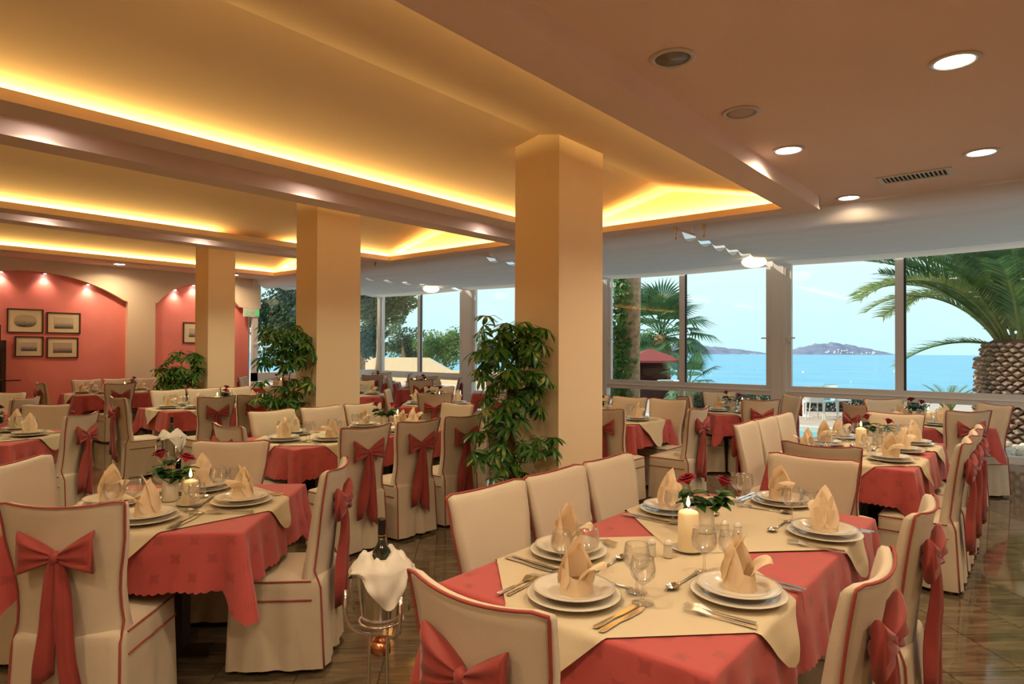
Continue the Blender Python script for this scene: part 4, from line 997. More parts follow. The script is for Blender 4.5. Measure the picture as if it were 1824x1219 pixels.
for (px, py, fwd, lab, bz) in ((680, 970, 2.52, 'near', 0.0), (306, 742, 6.2, 'far', 0.0)):
    d = ray(px, py); t = fwd/d.dot(FW); X, Y = d.x*t, d.y*t
    inst(STAND, 'bucket_stand', ('slender steel stand holding the wine bucket beside front right table' if lab == 'near' else 'steel stand holding the wine bucket in the left background'), 'stand', (X, Y, 0), 0.4, 'wine cooler stands')
    inst(BUCKET, 'wine_bucket', ('polished steel wine bucket beside the front right table' if lab == 'near' else 'small polished steel wine bucket in the left background'), 'bucket', (X, Y, 0.541), 0.7 if lab == 'near' else 0.4, 'wine buckets')
    b_ = inst(BOTTLE, 'wine_bottle', ('dark wine bottle standing in the nearest steel bucket' if lab == 'near' else 'dark wine bottle in the far bucket before the tables'), 'bottle', (X, Y, 0.60), 0, 'wine bottles')
    one(cloth_drape(TOCAM+(0.25 if lab == 'near' else 0.9)), 'serving_cloth', ('white serving cloth draped over the nearest wine bucket' if lab == 'near' else 'white serving cloth draped over the far wine bucket'), 'cloth', (X, Y, 0.541), 0, 'serving cloths')
# bottles lying in the rack at the left edge
rk_ = bpy.data.objects['wine_rack'].location
BOTTLE_ONE = MB().lathe([(0.0, 0.0), (0.036, 0.0), (0.038, 0.006), (0.038, 0.185), (0.034, 0.205), (0.020, 0.228), (0.0155, 0.240), (0.0150, 0.33), (0.0, 0.331)], 16)
BOTTLE_ONE.xf(Matrix.Rotation(math.radians(90), 4, 'Y')); BO = BOTTLE_ONE.mesh('bottle', 'bottle_glass', True)
for k in range(6):
    for j in range(3):
        one(BO, 'wine_bottle', 'dark bottle lying in wall rack, shelf %s, %s' % (('one from bottom', 'two from bottom', 'three from bottom', 'four from bottom', 'five from bottom', 'at the top')[k], ('left', 'middle', 'right')[j]), 'bottle', (rk_.x-0.13, rk_.y-0.16+0.15*j, 0.205+k*0.27+0.0385), 0, 'bottles in the wall rack')

# ================================================================== INDOOR PLANTS
def palmate(seed, n=8, L=0.115, Wd=0.024):
    rnd = random.Random(seed); b = MB(); tip = Vector((0, 0.16, 0.02))
    b.tube([(0, 0, 0), (0, 0.08, 0.035), tip], 0.0022, 5)
    for k in range(n):
        a = -2.6+5.2*k/(n-1)+rnd.uniform(-0.15, 0.15)
        d = Vector((math.sin(a), math.cos(a), rnd.uniform(-0.35, 0.15)))
        leaflet(b, tip, d, Vector((0, 0, 1)), L*rnd.uniform(0.8, 1.15), Wd*rnd.uniform(0.85, 1.1), L*0.5, 0, True)
    return b.mesh('leaf', 'schefflera', True)
PALM = [palmate(k) for k in range(5)]
def potplant(X, Y, label, trunks, clumps, seed):
    r_ = thing('potted_schefflera', label, 'plant', (X, Y, 0), 0, 'potted umbrella plants')
    pot = obj('pot', MB().lathe([(0.0, 0.0), (0.12, 0.0), (0.155, 0.26), (0.165, 0.26), (0.165, 0.29), (0.150, 0.29), (0.148, 0.27), (0.0, 0.27)], 28).mesh('pot', 'terracotta', True), r_)
    obj('soil', MB().lathe([(0.0, 0.272), (0.148, 0.272)], 24).mesh('soil', 'soil'), pot)
    obj('moss_pole', MB().tube([(0, 0, 0.27), (0.01, 0, 0.8), (0, 0.01, trunks)], 0.032, 12).mesh('moss_pole', 'moss_pole', True), r_)
    rnd = random.Random(seed)
    st = MB()
    for (cx, cyy, cz, rx, rz_, n) in clumps:
        st.tube([(0.02, 0, 0.3), (cx*0.3, cyy*0.3, cz*0.6), (cx*0.8, cyy*0.8, cz)], 0.008, 6)
        for k in range(int(n*1.3)):
            a = rnd.random()*2*PI; rr = rx*math.sqrt(rnd.random())*0.55; zz = cz+rz_*(2*rnd.random()-1)
            o = obj('leaf', PALM[rnd.randrange(5)], r_, (cx+rr*math.cos(a)*0.8, cyy+rr*math.sin(a)*0.8, zz))
            o.rotation_euler = (rnd.uniform(-0.9, 0.1), rnd.uniform(-0.3, 0.3), a-PI/2+rnd.uniform(-0.5, 0.5)); s = rnd.uniform(0.8, 1.15); o.scale = (s, s, s)
    obj('stem', st.mesh('stem', 'stem', True), r_)
rr = Vector((RT.x, RT.y))                       # towards picture right
def cl(dx, dz, rx, rz_, n, dy=0.0): return (rr.x*dx+FW.x*dy, rr.y*dx+FW.y*dy, dz, rx, rz_, n)
potplant(-3.58, 4.27, 'tall variegated umbrella plant against the big front pillar', 1.35,
         [cl(-0.06, 1.62, 0.20, 0.24, 26), cl(0.10, 1.58, 0.20, 0.26, 30, -0.05), cl(0.02, 1.25, 0.22, 0.18, 26), cl(-0.10, 0.98, 0.22, 0.20, 14), cl(0.16, 0.78, 0.18, 0.10, 9), cl(-0.12, 0.66, 0.2, 0.12, 8), cl(0, 0.5, 0.12, 0.1, 5)], 5)
potplant(-7.22, 4.26, 'umbrella plant with bare mid stems beside the second pillar', 1.2,
         [cl(-0.03, 1.66, 0.26, 0.22, 44), cl(0.14, 1.72, 0.18, 0.16, 16), cl(-0.05, 1.08, 0.20, 0.20, 22), cl(0.15, 1.15, 0.14, 0.12, 6), cl(0, 0.75, 0.18, 0.15, 12)], 9)
potplant(-10.95, 4.55, 'bushy umbrella plant in front of the farthest pillar', 1.0,
         [cl(0.08, 1.32, 0.24, 0.26, 40), cl(-0.18, 1.2, 0.16, 0.14, 14), cl(0.05, 0.98, 0.24, 0.22, 30), cl(0, 0.7, 0.16, 0.15, 10)], 13)

# ================================================================== OUTSIDE
mat('paving', (0.55, 0.46, 0.38), 0.8, noise=0.12, nscale=6, bump=0.3, bscale=20)
mat('pool_water', (0.03, 0.50, 0.62), 0.08, spec=0.5, noise=0.15, nscale=3, bump=0.15, bscale=5)
mat('pool_tile', (0.75, 0.72, 0.66), 0.6)
mat('beige_render', (0.80, 0.66, 0.44), 0.9, noise=0.04, nscale=2)
mat('roof_red', (0.30, 0.065, 0.06), 0.8, noise=0.15, nscale=14)
mat('hut_red', (0.35, 0.08, 0.05), 0.7)
mat('hut_dark', (0.06, 0.022, 0.018), 0.8)
mat('white_paint', (0.80, 0.82, 0.82), 0.5)
mat('cyan_plastic', (0.35, 0.62, 0.66), 0.5)
mat('hazy_hill', (0.20, 0.245, 0.36), 1.0, noise=0.22, nscale=0.06)  # aerial haze of the distance put into the islands' base colour
mat('house_white', (0.85, 0.82, 0.78), 0.9)
mat('pebble', (0.55, 0.44, 0.32), 0.7, noise=0.25, nscale=9)
mat('pebble_pale', (0.72, 0.64, 0.52), 0.7, noise=0.2, nscale=9)
mat('frond_scale', (0.38, 0.255, 0.185), 0.9, noise=0.35, nscale=20, bump=0.6, bscale=40)
mat('frond_gap', (0.045, 0.028, 0.02), 1.0)
mat('iron', (0.10, 0.11, 0.12), 0.5)
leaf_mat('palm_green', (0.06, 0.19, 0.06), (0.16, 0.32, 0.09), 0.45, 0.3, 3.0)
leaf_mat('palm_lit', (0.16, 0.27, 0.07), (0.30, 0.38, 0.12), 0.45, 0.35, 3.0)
leaf_mat('fan_green', (0.06, 0.18, 0.08), (0.14, 0.30, 0.12), 0.5, 0.25, 2.0)
leaf_mat('ivy_green', (0.06, 0.20, 0.03), (0.14, 0.32, 0.06), 0.5, 0.25, 5.0)
leaf_mat('tree_dark', (0.05, 0.11, 0.07), (0.14, 0.20, 0.09), 0.6, 0.25, 0.8)
leaf_mat('tree_olive', (0.10, 0.15, 0.05), (0.26, 0.27, 0.10), 0.6, 0.3, 0.8)
leaf_mat('tree_bright', (0.10, 0.22, 0.05), (0.26, 0.38, 0.10), 0.6, 0.3, 0.8)
leaf_mat('tree_grey', (0.12, 0.20, 0.11), (0.24, 0.33, 0.17), 0.6, 0.3, 0.8)
GZ = -0.12
def sea_mat():
    m = mat('sea', (0.13, 0.44, 0.64), 0.45, spec=0.15); t = m.node_tree; b = t.nodes['Principled BSDF']
    c = t.nodes.new('ShaderNodeTexCoord'); mp = t.nodes.new('ShaderNodeMapping'); mp.inputs['Scale'].default_value = (0.012, 0.05, 1); mp.inputs['Rotation'].default_value = (0, 0, -YAW)
    n = t.nodes.new('ShaderNodeTexNoise'); n.inputs['Scale'].default_value = 2.0; n.inputs['Detail'].default_value = 6
    t.links.new(c.outputs['Object'], mp.inputs[0]); t.links.new(mp.outputs[0], n.inputs['Vector'])
    r = t.nodes.new('ShaderNodeValToRGB'); r.color_ramp.elements[0].position = 0.35; r.color_ramp.elements[1].position = 0.7
    r.color_ramp.elements[0].color = (0.12, 0.42, 0.62, 1); r.color_ramp.elements[1].color = (0.19, 0.50, 0.69, 1)
    t.links.new(n.outputs['Fac'], r.inputs[0]); t.links.new(r.outputs[0], b.inputs['Base Color'])
sea_mat()
def cam_at(px, fwd, z):
    d = ray(px, 622); t = fwd/d.dot(FW); return Vector((d.x*t, d.y*t, z))
# sea: a wide sector, far edge where the photograph has its horizon
R1 = 1650.0; n = 40
vs = []
for i in range(n+1):
    a = PI/2+YAW-1.1+2.2*i/n
    vs += [(45*math.cos(a), 45*math.sin(a), -9.0), (R1*math.cos(a), R1*math.sin(a), -9.0)]
sea = obj('sea', MB().add(vs, [(2*i, 2*i+1, 2*i+3, 2*i+2) for i in range(n)]).mesh('sea', 'sea')); sea['kind'] = 'structure'
# terrace
b = MB().box(-60, 14, D+0.12, 12.85, GZ-0.4, GZ).box(-60, -9.2, 12.85, 24.5, GZ-0.4, GZ-0.0).box(-1.9, 14, 12.85, 24.5, GZ-0.4, GZ).box(-9.2, -1.9, 15.3, 24.5, GZ-0.4, GZ)
ter = obj('terrace', b.mesh('terrace', 'paving')); ter['kind'] = 'structure'
embank = obj('bank', MB().add([(-60, 24.5, GZ), (14, 24.5, GZ), (14, 60, -9.2), (-60, 60, -9.2)], [(0, 1, 2, 3)]).mesh('bank', 'tree_dark')); embank['kind'] = 'structure'
def pool(x0, x1, y0, y1, lab):
    r_ = thing('swimming_pool', lab, 'pool', ((x0+x1)/2, (y0+y1)/2, GZ)); hx, hy = (x1-x0)/2, (y1-y0)/2
    obj('basin', MB().box(-hx, hx, -hy, hy, -1.2, -0.25).mesh('basin', 'pool_tile'), r_); obj('water', MB().box(-hx, hx, -hy, hy, -0.25, -0.08).mesh('water', 'pool_water'), r_)
    e_ = 0.28; obj('coping', MB().box(-hx, hx, -hy-e_, -hy, -0.2, 0.02).box(-hx, hx, hy, hy+e_, -0.2, 0.02).box(-hx-e_, -hx, -hy-e_, hy+e_, -0.2, 0.02).box(hx, hx+e_, -hy-e_, hy+e_, -0.2, 0.02).mesh('coping', 'pool_tile'), r_)
pool(-8.9, -2.2, 13.14, 15.0, 'turquoise swimming pool just outside the right windows')
pool(-25, -14.2, 17.2, 21.0, 'turquoise pool corner beyond the far left tables')
# islands
def island(px0, px1, prof, lab, dist):
    N = 36; vs = []; m = 9
    for i in range(N+1):
        px = px0+(px1-px0)*i/N; u = i/N
        for j in range(m):
            t = j/(m-1); w_ = math.sin(PI*t); d = dist+(-90+180*t)
            h = prof(u)*w_*(1+0.10*math.sin(u*40+t*6)*0.5+0.05*math.sin(u*90+3*t))
            p = cam_at(px, d, -9.3+h); vs.append(tuple(p))
    fs = [(i*m+j, i*m+j+1, (i+1)*m+j+1, (i+1)*m+j) for i in range(N) for j in range(m-1)]
    return tag(obj('island', MB().add(vs, fs).mesh('island', 'hazy_hill', True)), lab, 'island', 'islands on the horizon')
island(1150, 1372, lambda u: 25.5*min(1, (1-u)/0.75)**0.75*min(1, 0.6+u), 'long low haze-blue island left of the window post', 1500)
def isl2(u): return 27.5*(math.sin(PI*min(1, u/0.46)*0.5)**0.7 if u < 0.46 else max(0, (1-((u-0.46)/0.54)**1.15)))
island(1396, 1597, isl2, 'humped haze-blue island with white houses along its shore', 1500)
hm = MB().box(-1, 1, -1, 1, 0, 2.2).add([(-1.1, -1.1, 2.2), (1.1, -1.1, 2.2), (1.1, 1.1, 2.2), (-1.1, 1.1, 2.2), (0, 0, 2.9)], [(0, 1, 4), (1, 2, 4), (2, 3, 4), (3, 0, 4)]).mesh('house', 'house_white')
rnd = random.Random(4)
for k in range(34):
    px = rnd.uniform(1470, 1566); u = (px-1396)/201; lim = isl2(u)
    t = rnd.uniform(0.02, 0.13); p = cam_at(px, 1500-90+180*t, -9.3+lim*math.sin(PI*t)*0.95); o = one(hm, 'house', 'tiny white house on the shore of the humped island', 'house', p, rnd.random(), 'white houses on the island'); s_ = rnd.uniform(0.6, 1.3); o.scale = (s_*1.3, s_, s_)
for k in range(16):
    px = rnd.uniform(1225, 1350); p = cam_at(px, 1500-86, -8.9); o = one(hm, 'house', 'tiny white building at the waterline of the long island', 'house', p, rnd.random(), 'white buildings on the long island'); s_ = rnd.uniform(0.25, 0.7); o.scale = (s_*3.5, s_, s_*0.5)

# feather palm beside the right windows
def frond(L, e0, e1, seed, nl=64, lk=1.0):
    """rachis leaves along +Y at elevation e0 and bends to e1"""
    rnd = random.Random(seed); b = MB(); pts = []; p = Vector((0, 0, 0)); N = 22; dirs = []
    for i in range(N+1):
        t = i/N; e = e0+(e1-e0)*t**1.2; d = Vector((0, math.cos(e), math.sin(e))); pts.append(p.copy()); dirs.append(d); p = p+d*(L/N)
    b.tube(pts, [0.035*(1-0.88*i/N) for i in range(N+1)], 6, m=1)
    for k in range(nl):
        t = 0.10+0.90*k/nl; i = min(N-1, int(t*N)); f = t*N-i; q = pts[i].lerp(pts[i+1], f); d = dirs[i]; up = Vector((1, 0, 0)).cross(d)
        ll = 0.62*lk*L/3.4*(math.sin(PI*min(1, 0.12+t*0.80))**0.6)
        for sg in (-1, 1):
            dv = (Vector((sg, 0, 0))*0.80+d*0.75+up*(0.30+rnd.uniform(-0.12, 0.12))).normalized()
            wv = d*0.017*L/3.4*1.4
            a, c = q-wv, q+wv; tip = q+dv*ll*rnd.uniform(0.85, 1.1)+Vector((0, 0, -0.12*ll)); md = q+dv*ll*0.5
            b.add([a, c, md+wv*0.9, tip, md-wv*0.9], [(0, 1, 2, 4), (4, 2, 3)])
    return b
FROND = [frond(3.5, 1.05, -0.75, 1).mesh('frond', ['palm_lit', 'palm_lit'], False), frond(3.4, 1.15, 0.1, 2).mesh('frond', ['palm_green', 'palm_lit'], False), frond(3.3, 1.35, 0.7, 3).mesh('frond', ['palm_green', 'palm_lit'], False), frond(2.0, 0.30, -0.75, 4, 46, 1.5).mesh('frond', ['palm_green', 'palm_green'], False)]
PP = cam_at(1826, 12.3, 0); r_ = thing('date_palm', 'thick date palm with diamond-scaled trunk outside the right window', 'palm', (PP.x, PP.y, GZ))
TZ = 1.86-GZ
tr = MB().lathe([(0.80, 0.0), (0.75, 0.25), (0.73, 0.9), (0.70, 1.5), (0.60, TZ-0.12), (0.40, TZ), (0.0, TZ+0.1)], 40).mesh('trunk', 'frond_gap', True)
trunk = obj('trunk', tr, r_)
scm = MB().add([(-0.085, 0, 0), (0, -0.005, -0.055), (0.085, 0, 0), (0, 0.0, 0.055), (-0.045, -0.085, 0.012), (0, -0.095, -0.018), (0.045, -0.085, 0.012), (0, -0.075, 0.038)],
               [(4, 5, 6, 7), (0, 1, 5, 4), (1, 2, 6, 5), (2, 3, 7, 6), (3, 0, 4, 7)]).mesh('trunk_scale', 'frond_scale')
rnd = random.Random(8); tocam = math.atan2(-PP.y, -PP.x)
for j in range(21):
    z = 0.05+j*0.088; R_ = 0.785-0.045*(z/1.5) if z < 1.55 else 0.70-(z-1.5)*0.28
    for i in range(26):
        a = 2*PI*(i+0.5*(j % 2))/26
        if math.cos(a-tocam) < -0.25: continue
        o = obj('trunk_scale', scm, trunk, (R_*math.cos(a)*0.965, R_*math.sin(a)*0.965, z)); o.rotation_euler = (rnd.uniform(-0.25, 0.25), rnd.uniform(-0.3, 0.3), a+PI/2+rnd.uniform(-0.12, 0.12)); o.scale = (rnd.uniform(0.95, 1.1), rnd.uniform(0.8, 1.3), rnd.uniform(0.95, 1.1))
leftaz = math.atan2(-RT.y, -RT.x)
specs = [(0, leftaz+0.05, 0.0, 1.0), (3, leftaz-0.35, -0.15, 0.95), (1, leftaz+0.5, 0.05, 1.0), (1, leftaz-0.25, 0.15, 1.0), (2, leftaz+0.2, 0.1, 1.0), (1, leftaz+0.9, -0.1, 1.0), (2, leftaz-0.6, 0.2, 1.0), (0, leftaz-0.75, 0.2, 0.9)]
for k in range(26): specs.append((rnd.choice((1, 2, 2, 0)), leftaz+1.2+k*0.19, rnd.uniform(-0.1, 0.25), rnd.uniform(0.85, 1.05)))
for k in range(14): specs.append(((1, 2, 1)[k % 3], leftaz-0.9+k*0.14, rnd.uniform(-0.35, 0.45), rnd.uniform(0.8, 1.1)))
for (fk, az, tl, s_) in specs:
    o = obj('frond', FROND[fk], r_, (0.40*math.cos(az), 0.40*math.sin(az), TZ-0.16)); o.rotation_euler = (tl*0.6, rnd.uniform(-0.25, 0.25), az-PI/2); o.scale = (s_, s_, s_)
# pebble bed round the palm
pm = [MB().ell((0, 0, 0), 1, 0.8, 0.6, 8, 5).mesh('pebble', q, True) for q in ('pebble', 'pebble_pale')]
for k in range(150):
    X = rnd.uniform(-0.75, 0.35); Y = rnd.uniform(11.75, 14.7); s_ = rnd.uniform(0.05, 0.105)
    if (X-PP.x)**2+(Y-PP.y)**2 < 0.85**2: continue
    o = one(pm[k % 2], 'pebble', 'rounded beige stone in the bed around the thick palm', 'stone', (X, Y, GZ+s_*0.5), rnd.random()*6, 'stones around the palm'); o.scale = (s_, s_, s_)
# little palm tip above the sill
c_ = cam_at(1690, 15.5, GZ); r_ = thing('young_palm', 'small yellow-green palm tip peeping above the window sill', 'palm', (c_.x, c_.y, GZ))
SM = frond(0.95, 1.2, 0.2, 7, 26).mesh('frond', ['palm_lit', 'palm_lit'], False)
for k in range(9):
    o = obj('frond', SM, r_, (0, 0, 0.15)); o.rotation_euler = (rnd.uniform(-0.2, 0.2), 0, k*0.7)
obj('stem', MB().lathe([(0.10, 0), (0.08, 0.2), (0.0, 0.25)], 12).mesh('stem', 'bark', True), r_)

# fan palm
def fan(seed):
    rnd = random.Random(seed); b = MB(); tip = Vector((0, 0.9, 0.25)); b.tube([(0, 0, 0), (0, 0.5, 0.2), tip], 0.02, 5)
    for k in range(26):
        a = -1.75+3.5*k/25; L = 0.95*(0.75+0.25*math.cos(a)); d = Vector((math.sin(a), math.cos(a), 0.10)).normalized(); sd = d.cross(Vector((0, 0, 1))).normalized()*0.034
        m_ = tip+d*L*0.6+Vector((0, 0, 0.03)); e_ = tip+d*L+Vector((0, 0, -0.16-0.1*rnd.random()))
        b.add([tip, m_-sd, e_, m_+sd], [(0, 1, 2, 3)])
    return b.mesh('fan_leaf', 'fan_green', False)
FAN = [fan(1), fan(2)]
def fanpalm(px, fwd, ztop, rad, lab, n, tr_r, sc_):
    c_ = cam_at(px, fwd, GZ); r_ = thing('fan_palm', lab, 'palm', c_); H = ztop-GZ
    obj('trunk', MB().lathe([(tr_r*1.15, 0), (tr_r, H*0.4), (tr_r*1.05, H*0.75), (tr_r*0.7, H), (0, H+0.1)], 18).mesh('trunk', 'bark', True), r_)
    for k in range(n):
        az = k*2.399; el = -0.75+1.9*(k/n)
        o = obj('fan_leaf', FAN[k % 2], r_, (0, 0, H-0.15+0.25*k/n)); o.rotation_euler = (el, 0, az); s_ = sc_*rnd.uniform(0.85, 1.1); o.scale = (s_, s_, s_)
fanpalm(1178, 26, 2.15, 2.0, 'fan palm rising behind the red-roofed hut', 34, 0.36, 1.28)
fanpalm(1228, 18.5, 0.55, 1.0, 'low fan palm bush at the foot of the window divider', 16, 0.12, 0.62)
# ivy-clad trunk
c_ = cam_at(1117, 14, GZ); r_ = thing('ivy_tree', 'bare tree trunk half covered with ivy outside the window', 'tree', c_)
tw = MB().grid(lambda u, v: ((0.27-0.05*v+0.012*math.sin(u*2*PI*5+v*9))*math.cos(2*PI*u)+0.05*math.sin(v*3), (0.27-0.05*v+0.012*math.sin(u*2*PI*7))*math.sin(2*PI*u), 6.5*v), 22, 26, 0, True)
obj('trunk', tw.mesh('trunk', 'bark', True), r_)
iv = MB(); lft = math.atan2(-RT.y, -RT.x)
for k in range(1700):
    z = rnd.uniform(0, 4.6); a = lft+((math.atan2(-c_.y, -c_.x)-lft+PI) % (2*PI)-PI)*0.45+rnd.gauss(0, 0.5); R_ = 0.27-0.05*z/6.5+rnd.uniform(0.01, 0.10); q = Vector((R_*math.cos(a), R_*math.sin(a), z)); s_ = rnd.uniform(0.03, 0.065)
    d = Vector((math.cos(a)+rnd.uniform(-.6, .6), math.sin(a)+rnd.uniform(-.6, .6), rnd.uniform(-.3, .8))).normalized(); u_ = d.cross(Vector((0, 0, 1))).normalized(); w_ = u_.cross(d)
    iv.add([q-u_*s_, q-w_*s_, q+u_*s_, q+w_*s_*0.7], [(0, 1, 2, 3)])
obj('ivy', iv.mesh('ivy', 'ivy_green'), r_)['kind'] = 'stuff'
# hut with red roof
c_ = cam_at(1158, 23, GZ); r_ = thing('garden_hut', 'dark red garden hut with a hipped roof behind the ivy trunk', 'hut', c_, YAW)
rz = 1.62-GZ; ez = 1.20-GZ
obj('roof', MB().add([(-1.05, -1.0, ez), (1.05, -1.0, ez), (1.05, 1.0, ez), (-1.05, 1.0, ez), (0, 0, rz), (-1.05, -1.0, ez-0.07), (1.05, -1.0, ez-0.07), (1.05, 1.0, ez-0.07), (-1.05, 1.0, ez-0.07)],
    [(0, 1, 4), (1, 2, 4), (2, 3, 4), (3, 0, 4), (0, 5, 6, 1), (1, 6, 7, 2), (2, 7, 8, 3), (3, 8, 5, 0), (8, 7, 6, 5)]).mesh('roof', 'roof_red'), r_)
for ax, ay in ((-0.85, -0.8), (0.85, -0.8), (0.85, 0.8), (-0.85, 0.8)): obj('post', MB().box(ax-0.06, ax+0.06, ay-0.06, ay+0.06, 0, ez-0.05).mesh('post', 'hut_red'), r_)
obj('back_wall', MB().box(-0.8, 0.8, 0.74, 0.80, 0, ez-0.07).mesh('back_wall', 'hut_dark'), r_); obj('counter', MB().box(-0.8, 0.8, -0.80, -0.70, 0, 0.55).mesh('counter', 'hut_dark'), r_)
c_ = cam_at(1076, 23, GZ); r_ = thing('garden_kiosk', 'red kiosk corner seen beside the big pillar', 'hut', c_, YAW)
obj('roof', MB().add([(-0.8, -0.8, 1.22-GZ), (0.9, -0.8, 1.12-GZ), (0.9, 0.8, 1.12-GZ), (-0.8, 0.8, 1.22-GZ), (-0.2, 0, 1.6-GZ)], [(0, 1, 4), (1, 2, 4), (2, 3, 4), (3, 0, 4), (3, 2, 1, 0)]).mesh('roof', 'roof_red'), r_)
obj('wall', MB().box(-0.7, 0.75, -0.6, 0.6, 0, 1.12-GZ).mesh('wall', 'hut_red'), r_); obj('opening', MB().box(-0.2, 0.5, -0.63, -0.59, 0.3, 0.75).mesh('opening', 'hut_dark'), r_)
# trees at left
def tree(px, fwd, zc, rx, rz_, n, m_, lab, sz=0.11, tip=0.0, seed=1):
    rnd = random.Random(seed); c_ = cam_at(px, fwd, GZ); r_ = thing('garden_tree', lab, 'tree', c_, 0, 'garden trees')
    obj('trunk', MB().tube([(0, 0, -0.2), (0.1, 0.05, (zc-GZ)*0.5), (0, 0, zc-GZ)], [0.16, 0.12, 0.06], 8).mesh('trunk', 'bark', True), r_)
    b = MB(); blobs = []
    for k in range(16):
        v = Vector((rnd.gauss(0, 1), rnd.gauss(0, 1), rnd.gauss(0, 1))).normalized()*rnd.random()**0.4
        blobs.append((Vector((v.x*rx*0.75, v.y*rx*0.75, zc-GZ+v.z*rz_*0.75)), rx*rnd.uniform(0.22, 0.42)))
    for k in range(n):
        q, R_ = blobs[rnd.randrange(16)]; v = Vector((rnd.gauss(0, 1), rnd.gauss(0, 1), rnd.gauss(0, 1))).normalized()*R_*rnd.random()**0.33
        p = q+v; s_ = sz*rnd.uniform(0.5, 1.1); d = Vector((rnd.gauss(0, 1), rnd.gauss(0, 1), rnd.gauss(0, 1))).normalized(); u_ = d.orthogonal().normalized(); w_ = d.cross(u_)
        b.add([p-u_*s_, p-w_*s_*0.5, p+u_*s_, p+w_*s_*0.5], [(0, 1, 2, 3)])
    obj('crown', b.mesh('crown', m_), r_)['kind'] = 'stuff'
tree(672, 20, 3.35, 1.35, 1.1, 5200, 'tree_olive', 'olive-brown tree hanging into the top of the far left window', 0.09, seed=2)
tree(640, 23, 2.2, 1.6, 1.7, 5200, 'tree_dark', 'dark leafy tree right behind the second pillar', 0.10, seed=3)
tree(716, 37, 2.15, 1.35, 2.0, 4200, 'tree_grey', 'slender grey-green tree above the beige garden wall', 0.10, seed=4)
tree(790, 35.5, 1.55, 1.75, 1.5, 5600, 'tree_bright', 'rounded bright green tree beside the sloping garden wall', 0.10, seed=5)
tree(876, 35, 1.35, 1.3, 1.0, 3800, 'tree_grey', 'pale bushy tree seen behind the potted plant', 0.10, seed=6)
tree(742, 39, 1.4, 1.8, 1.0, 3800, 'tree_bright', 'low green bush between the garden trees', 0.10, seed=7)
tree(500, 25, 2.7, 2.0, 2.3, 7000, 'tree_dark', 'dark glittering tree filling the window by the exit sign', 0.11, seed=8)
tree(560, 29, 2.4, 2.2, 2.2, 5000, 'tree_grey', 'dim grey tree farther along the side window', 0.12, seed=9)
tree(1150, 40, 1.7, 1.3, 0.9, 3000, 'tree_grey', 'faint grey-green bush behind the fan palm trunk', 0.12, seed=10)
# beige garden wall with a sloping end
YW = 21.5
tp = [(560, 637), (700, 637), (757, 637.5), (797, 660), (860, 662), (930, 663)]
top = [PY(x_, y_, YW) for x_, y_ in tp]; vs = []
for p in top: vs += [(p.x, YW, p.z), (p.x, YW, GZ-0.3), (p.x, YW+0.3, p.z), (p.x, YW+0.3, GZ-0.3)]
fs = []
for i in range(len(top)-1):
    a = 4*i; fs += [(a, a+1, a+5, a+4), (a+2, a+6, a+7, a+3), (a, a+4, a+6, a+2)]
fs += [(0, 2, 3, 1), (len(vs)-4, len(vs)-3, len(vs)-1, len(vs)-2)]
tag(obj('garden_wall', MB().add(vs, fs).mesh('garden_wall', 'beige_render')), 'plain beige garden wall stepping down to the right', 'wall')
# hedge and railing beyond the pool
c0, c1 = cam_at(1225, 19, GZ), cam_at(1640, 17.5, GZ)
b = MB()
for k in range(5200):
    t = rnd.random(); p = c0.lerp(c1, t)+Vector((rnd.uniform(-0.25, 0.25), rnd.uniform(-0.25, 0.25), rnd.random()**0.8*0.50)); s_ = rnd.uniform(0.03, 0.07); d = Vector((rnd.gauss(0, 1), rnd.gauss(0, 1), rnd.gauss(0, 1))).normalized(); u_ = d.orthogonal().normalized(); w_ = d.cross(u_)
    b.add([p-u_*s_, p-w_*s_*0.6, p+u_*s_, p+w_*s_*0.6], [(0, 1, 2, 3)])
h_ = tag(obj('hedge', b.mesh('hedge', 'tree_grey')), 'low clipped hedge beyond the pool terrace', 'hedge')
r_ = thing('railing', 'thin iron railing in front of the low hedge', 'railing', c0); dv = c1-c0
for zz in (0.10, 0.50): obj('rail', MB().bar((0, -0.35, zz), (dv.x, dv.y-0.35, zz), 0.03, 0.03).mesh('rail', 'iron'), r_)
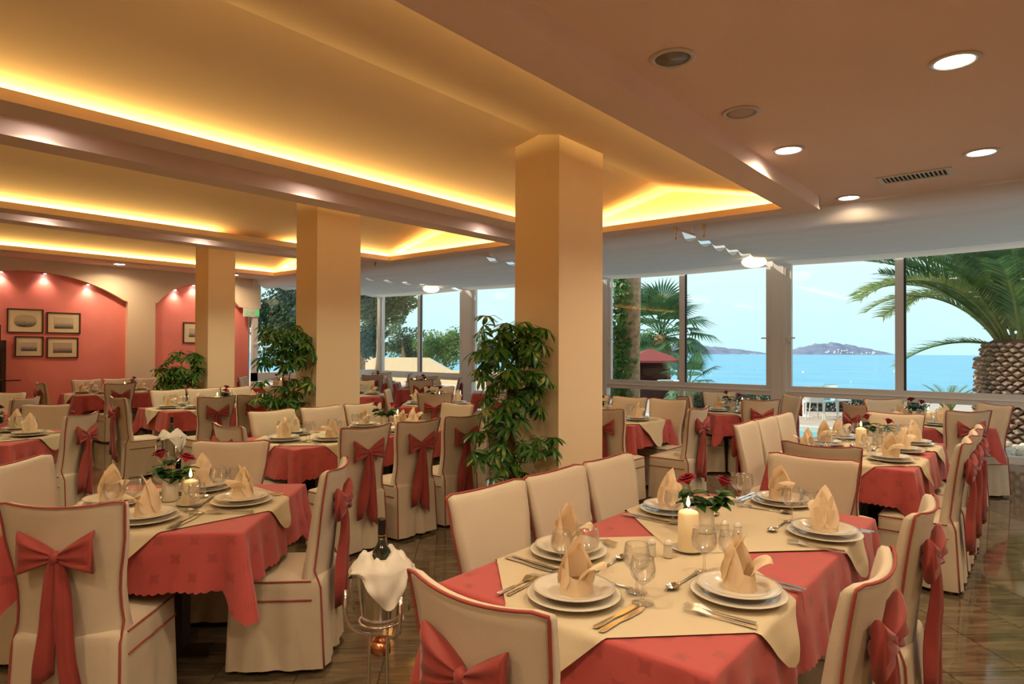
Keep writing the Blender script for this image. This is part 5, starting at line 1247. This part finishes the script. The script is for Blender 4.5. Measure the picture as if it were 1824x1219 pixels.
bm_ = MB().box(-0.012, 0.012, -0.012, 0.012, 0, 0.5).mesh('baluster', 'iron')
for k in range(60): q = dv*(k/59); obj('baluster', bm_, r_, (q.x, q.y-0.35, 0))
# white patio furniture
seat = MB().box(-0.22, 0.22, -0.22, 0.22, 0.42, 0.45)
def patio_chair(px, fwd, rz_, lab, m_):
    c_ = cam_at(px, fwd, GZ); r_ = thing('patio_chair', lab, 'chair', c_, rz_, 'white patio chairs')
    for ax, ay in ((-0.2, -0.2), (0.2, -0.2), (0.2, 0.2), (-0.2, 0.2)): obj('leg', MB().tube([(ax*1.15, ay*1.15, 0), (ax, ay, 0.43)], 0.014, 6).mesh('leg', 'white_paint'), r_)
    obj('seat', MB().box(-0.22, 0.22, -0.22, 0.22, 0.42, 0.45).mesh('seat', m_), r_)
    obj('backrest', MB().grid(lambda u, v: ((u-0.5)*0.46, -0.23-0.10*v+0.10*(2*u-1)**2, 0.45+0.38*v), 8, 4).mesh('backrest', m_), r_)
    for sg in (-1, 1): obj('armrest', MB().tube([(sg*0.24, 0.18, 0.43), (sg*0.25, 0.16, 0.63), (sg*0.25, -0.22, 0.66)], 0.013, 6).mesh('armrest', 'white_paint'), r_)
patio_chair(1446, 15.9, 0.6, 'white tube patio chair left of the patio table', 'white_paint'); patio_chair(1466, 16.0, 2.6, 'pale turquoise patio chair behind the patio table', 'cyan_plastic'); patio_chair(1492, 16.4, 4.2, 'white tube patio chair right of the patio table', 'white_paint')
def patio_table(px, fwd, R_, lab):
    c_ = cam_at(px, fwd, GZ); r_ = thing('patio_table', lab, 'table', c_, 0, 'white patio tables')
    obj('table_top', MB().lathe([(0, 0.70), (R_, 0.70), (R_, 0.73), (0, 0.73)], 28).mesh('table_top', 'white_paint'), r_); obj('pedestal', MB().lathe([(0.22, 0), (0.05, 0.05), (0.035, 0.70)], 14).mesh('pedestal', 'white_paint'), r_)
patio_table(1432, 16.6, 0.42, 'white round patio table among white chairs outdoors'); patio_table(1195, 20.4, 0.42, 'white round patio table near the red hut')
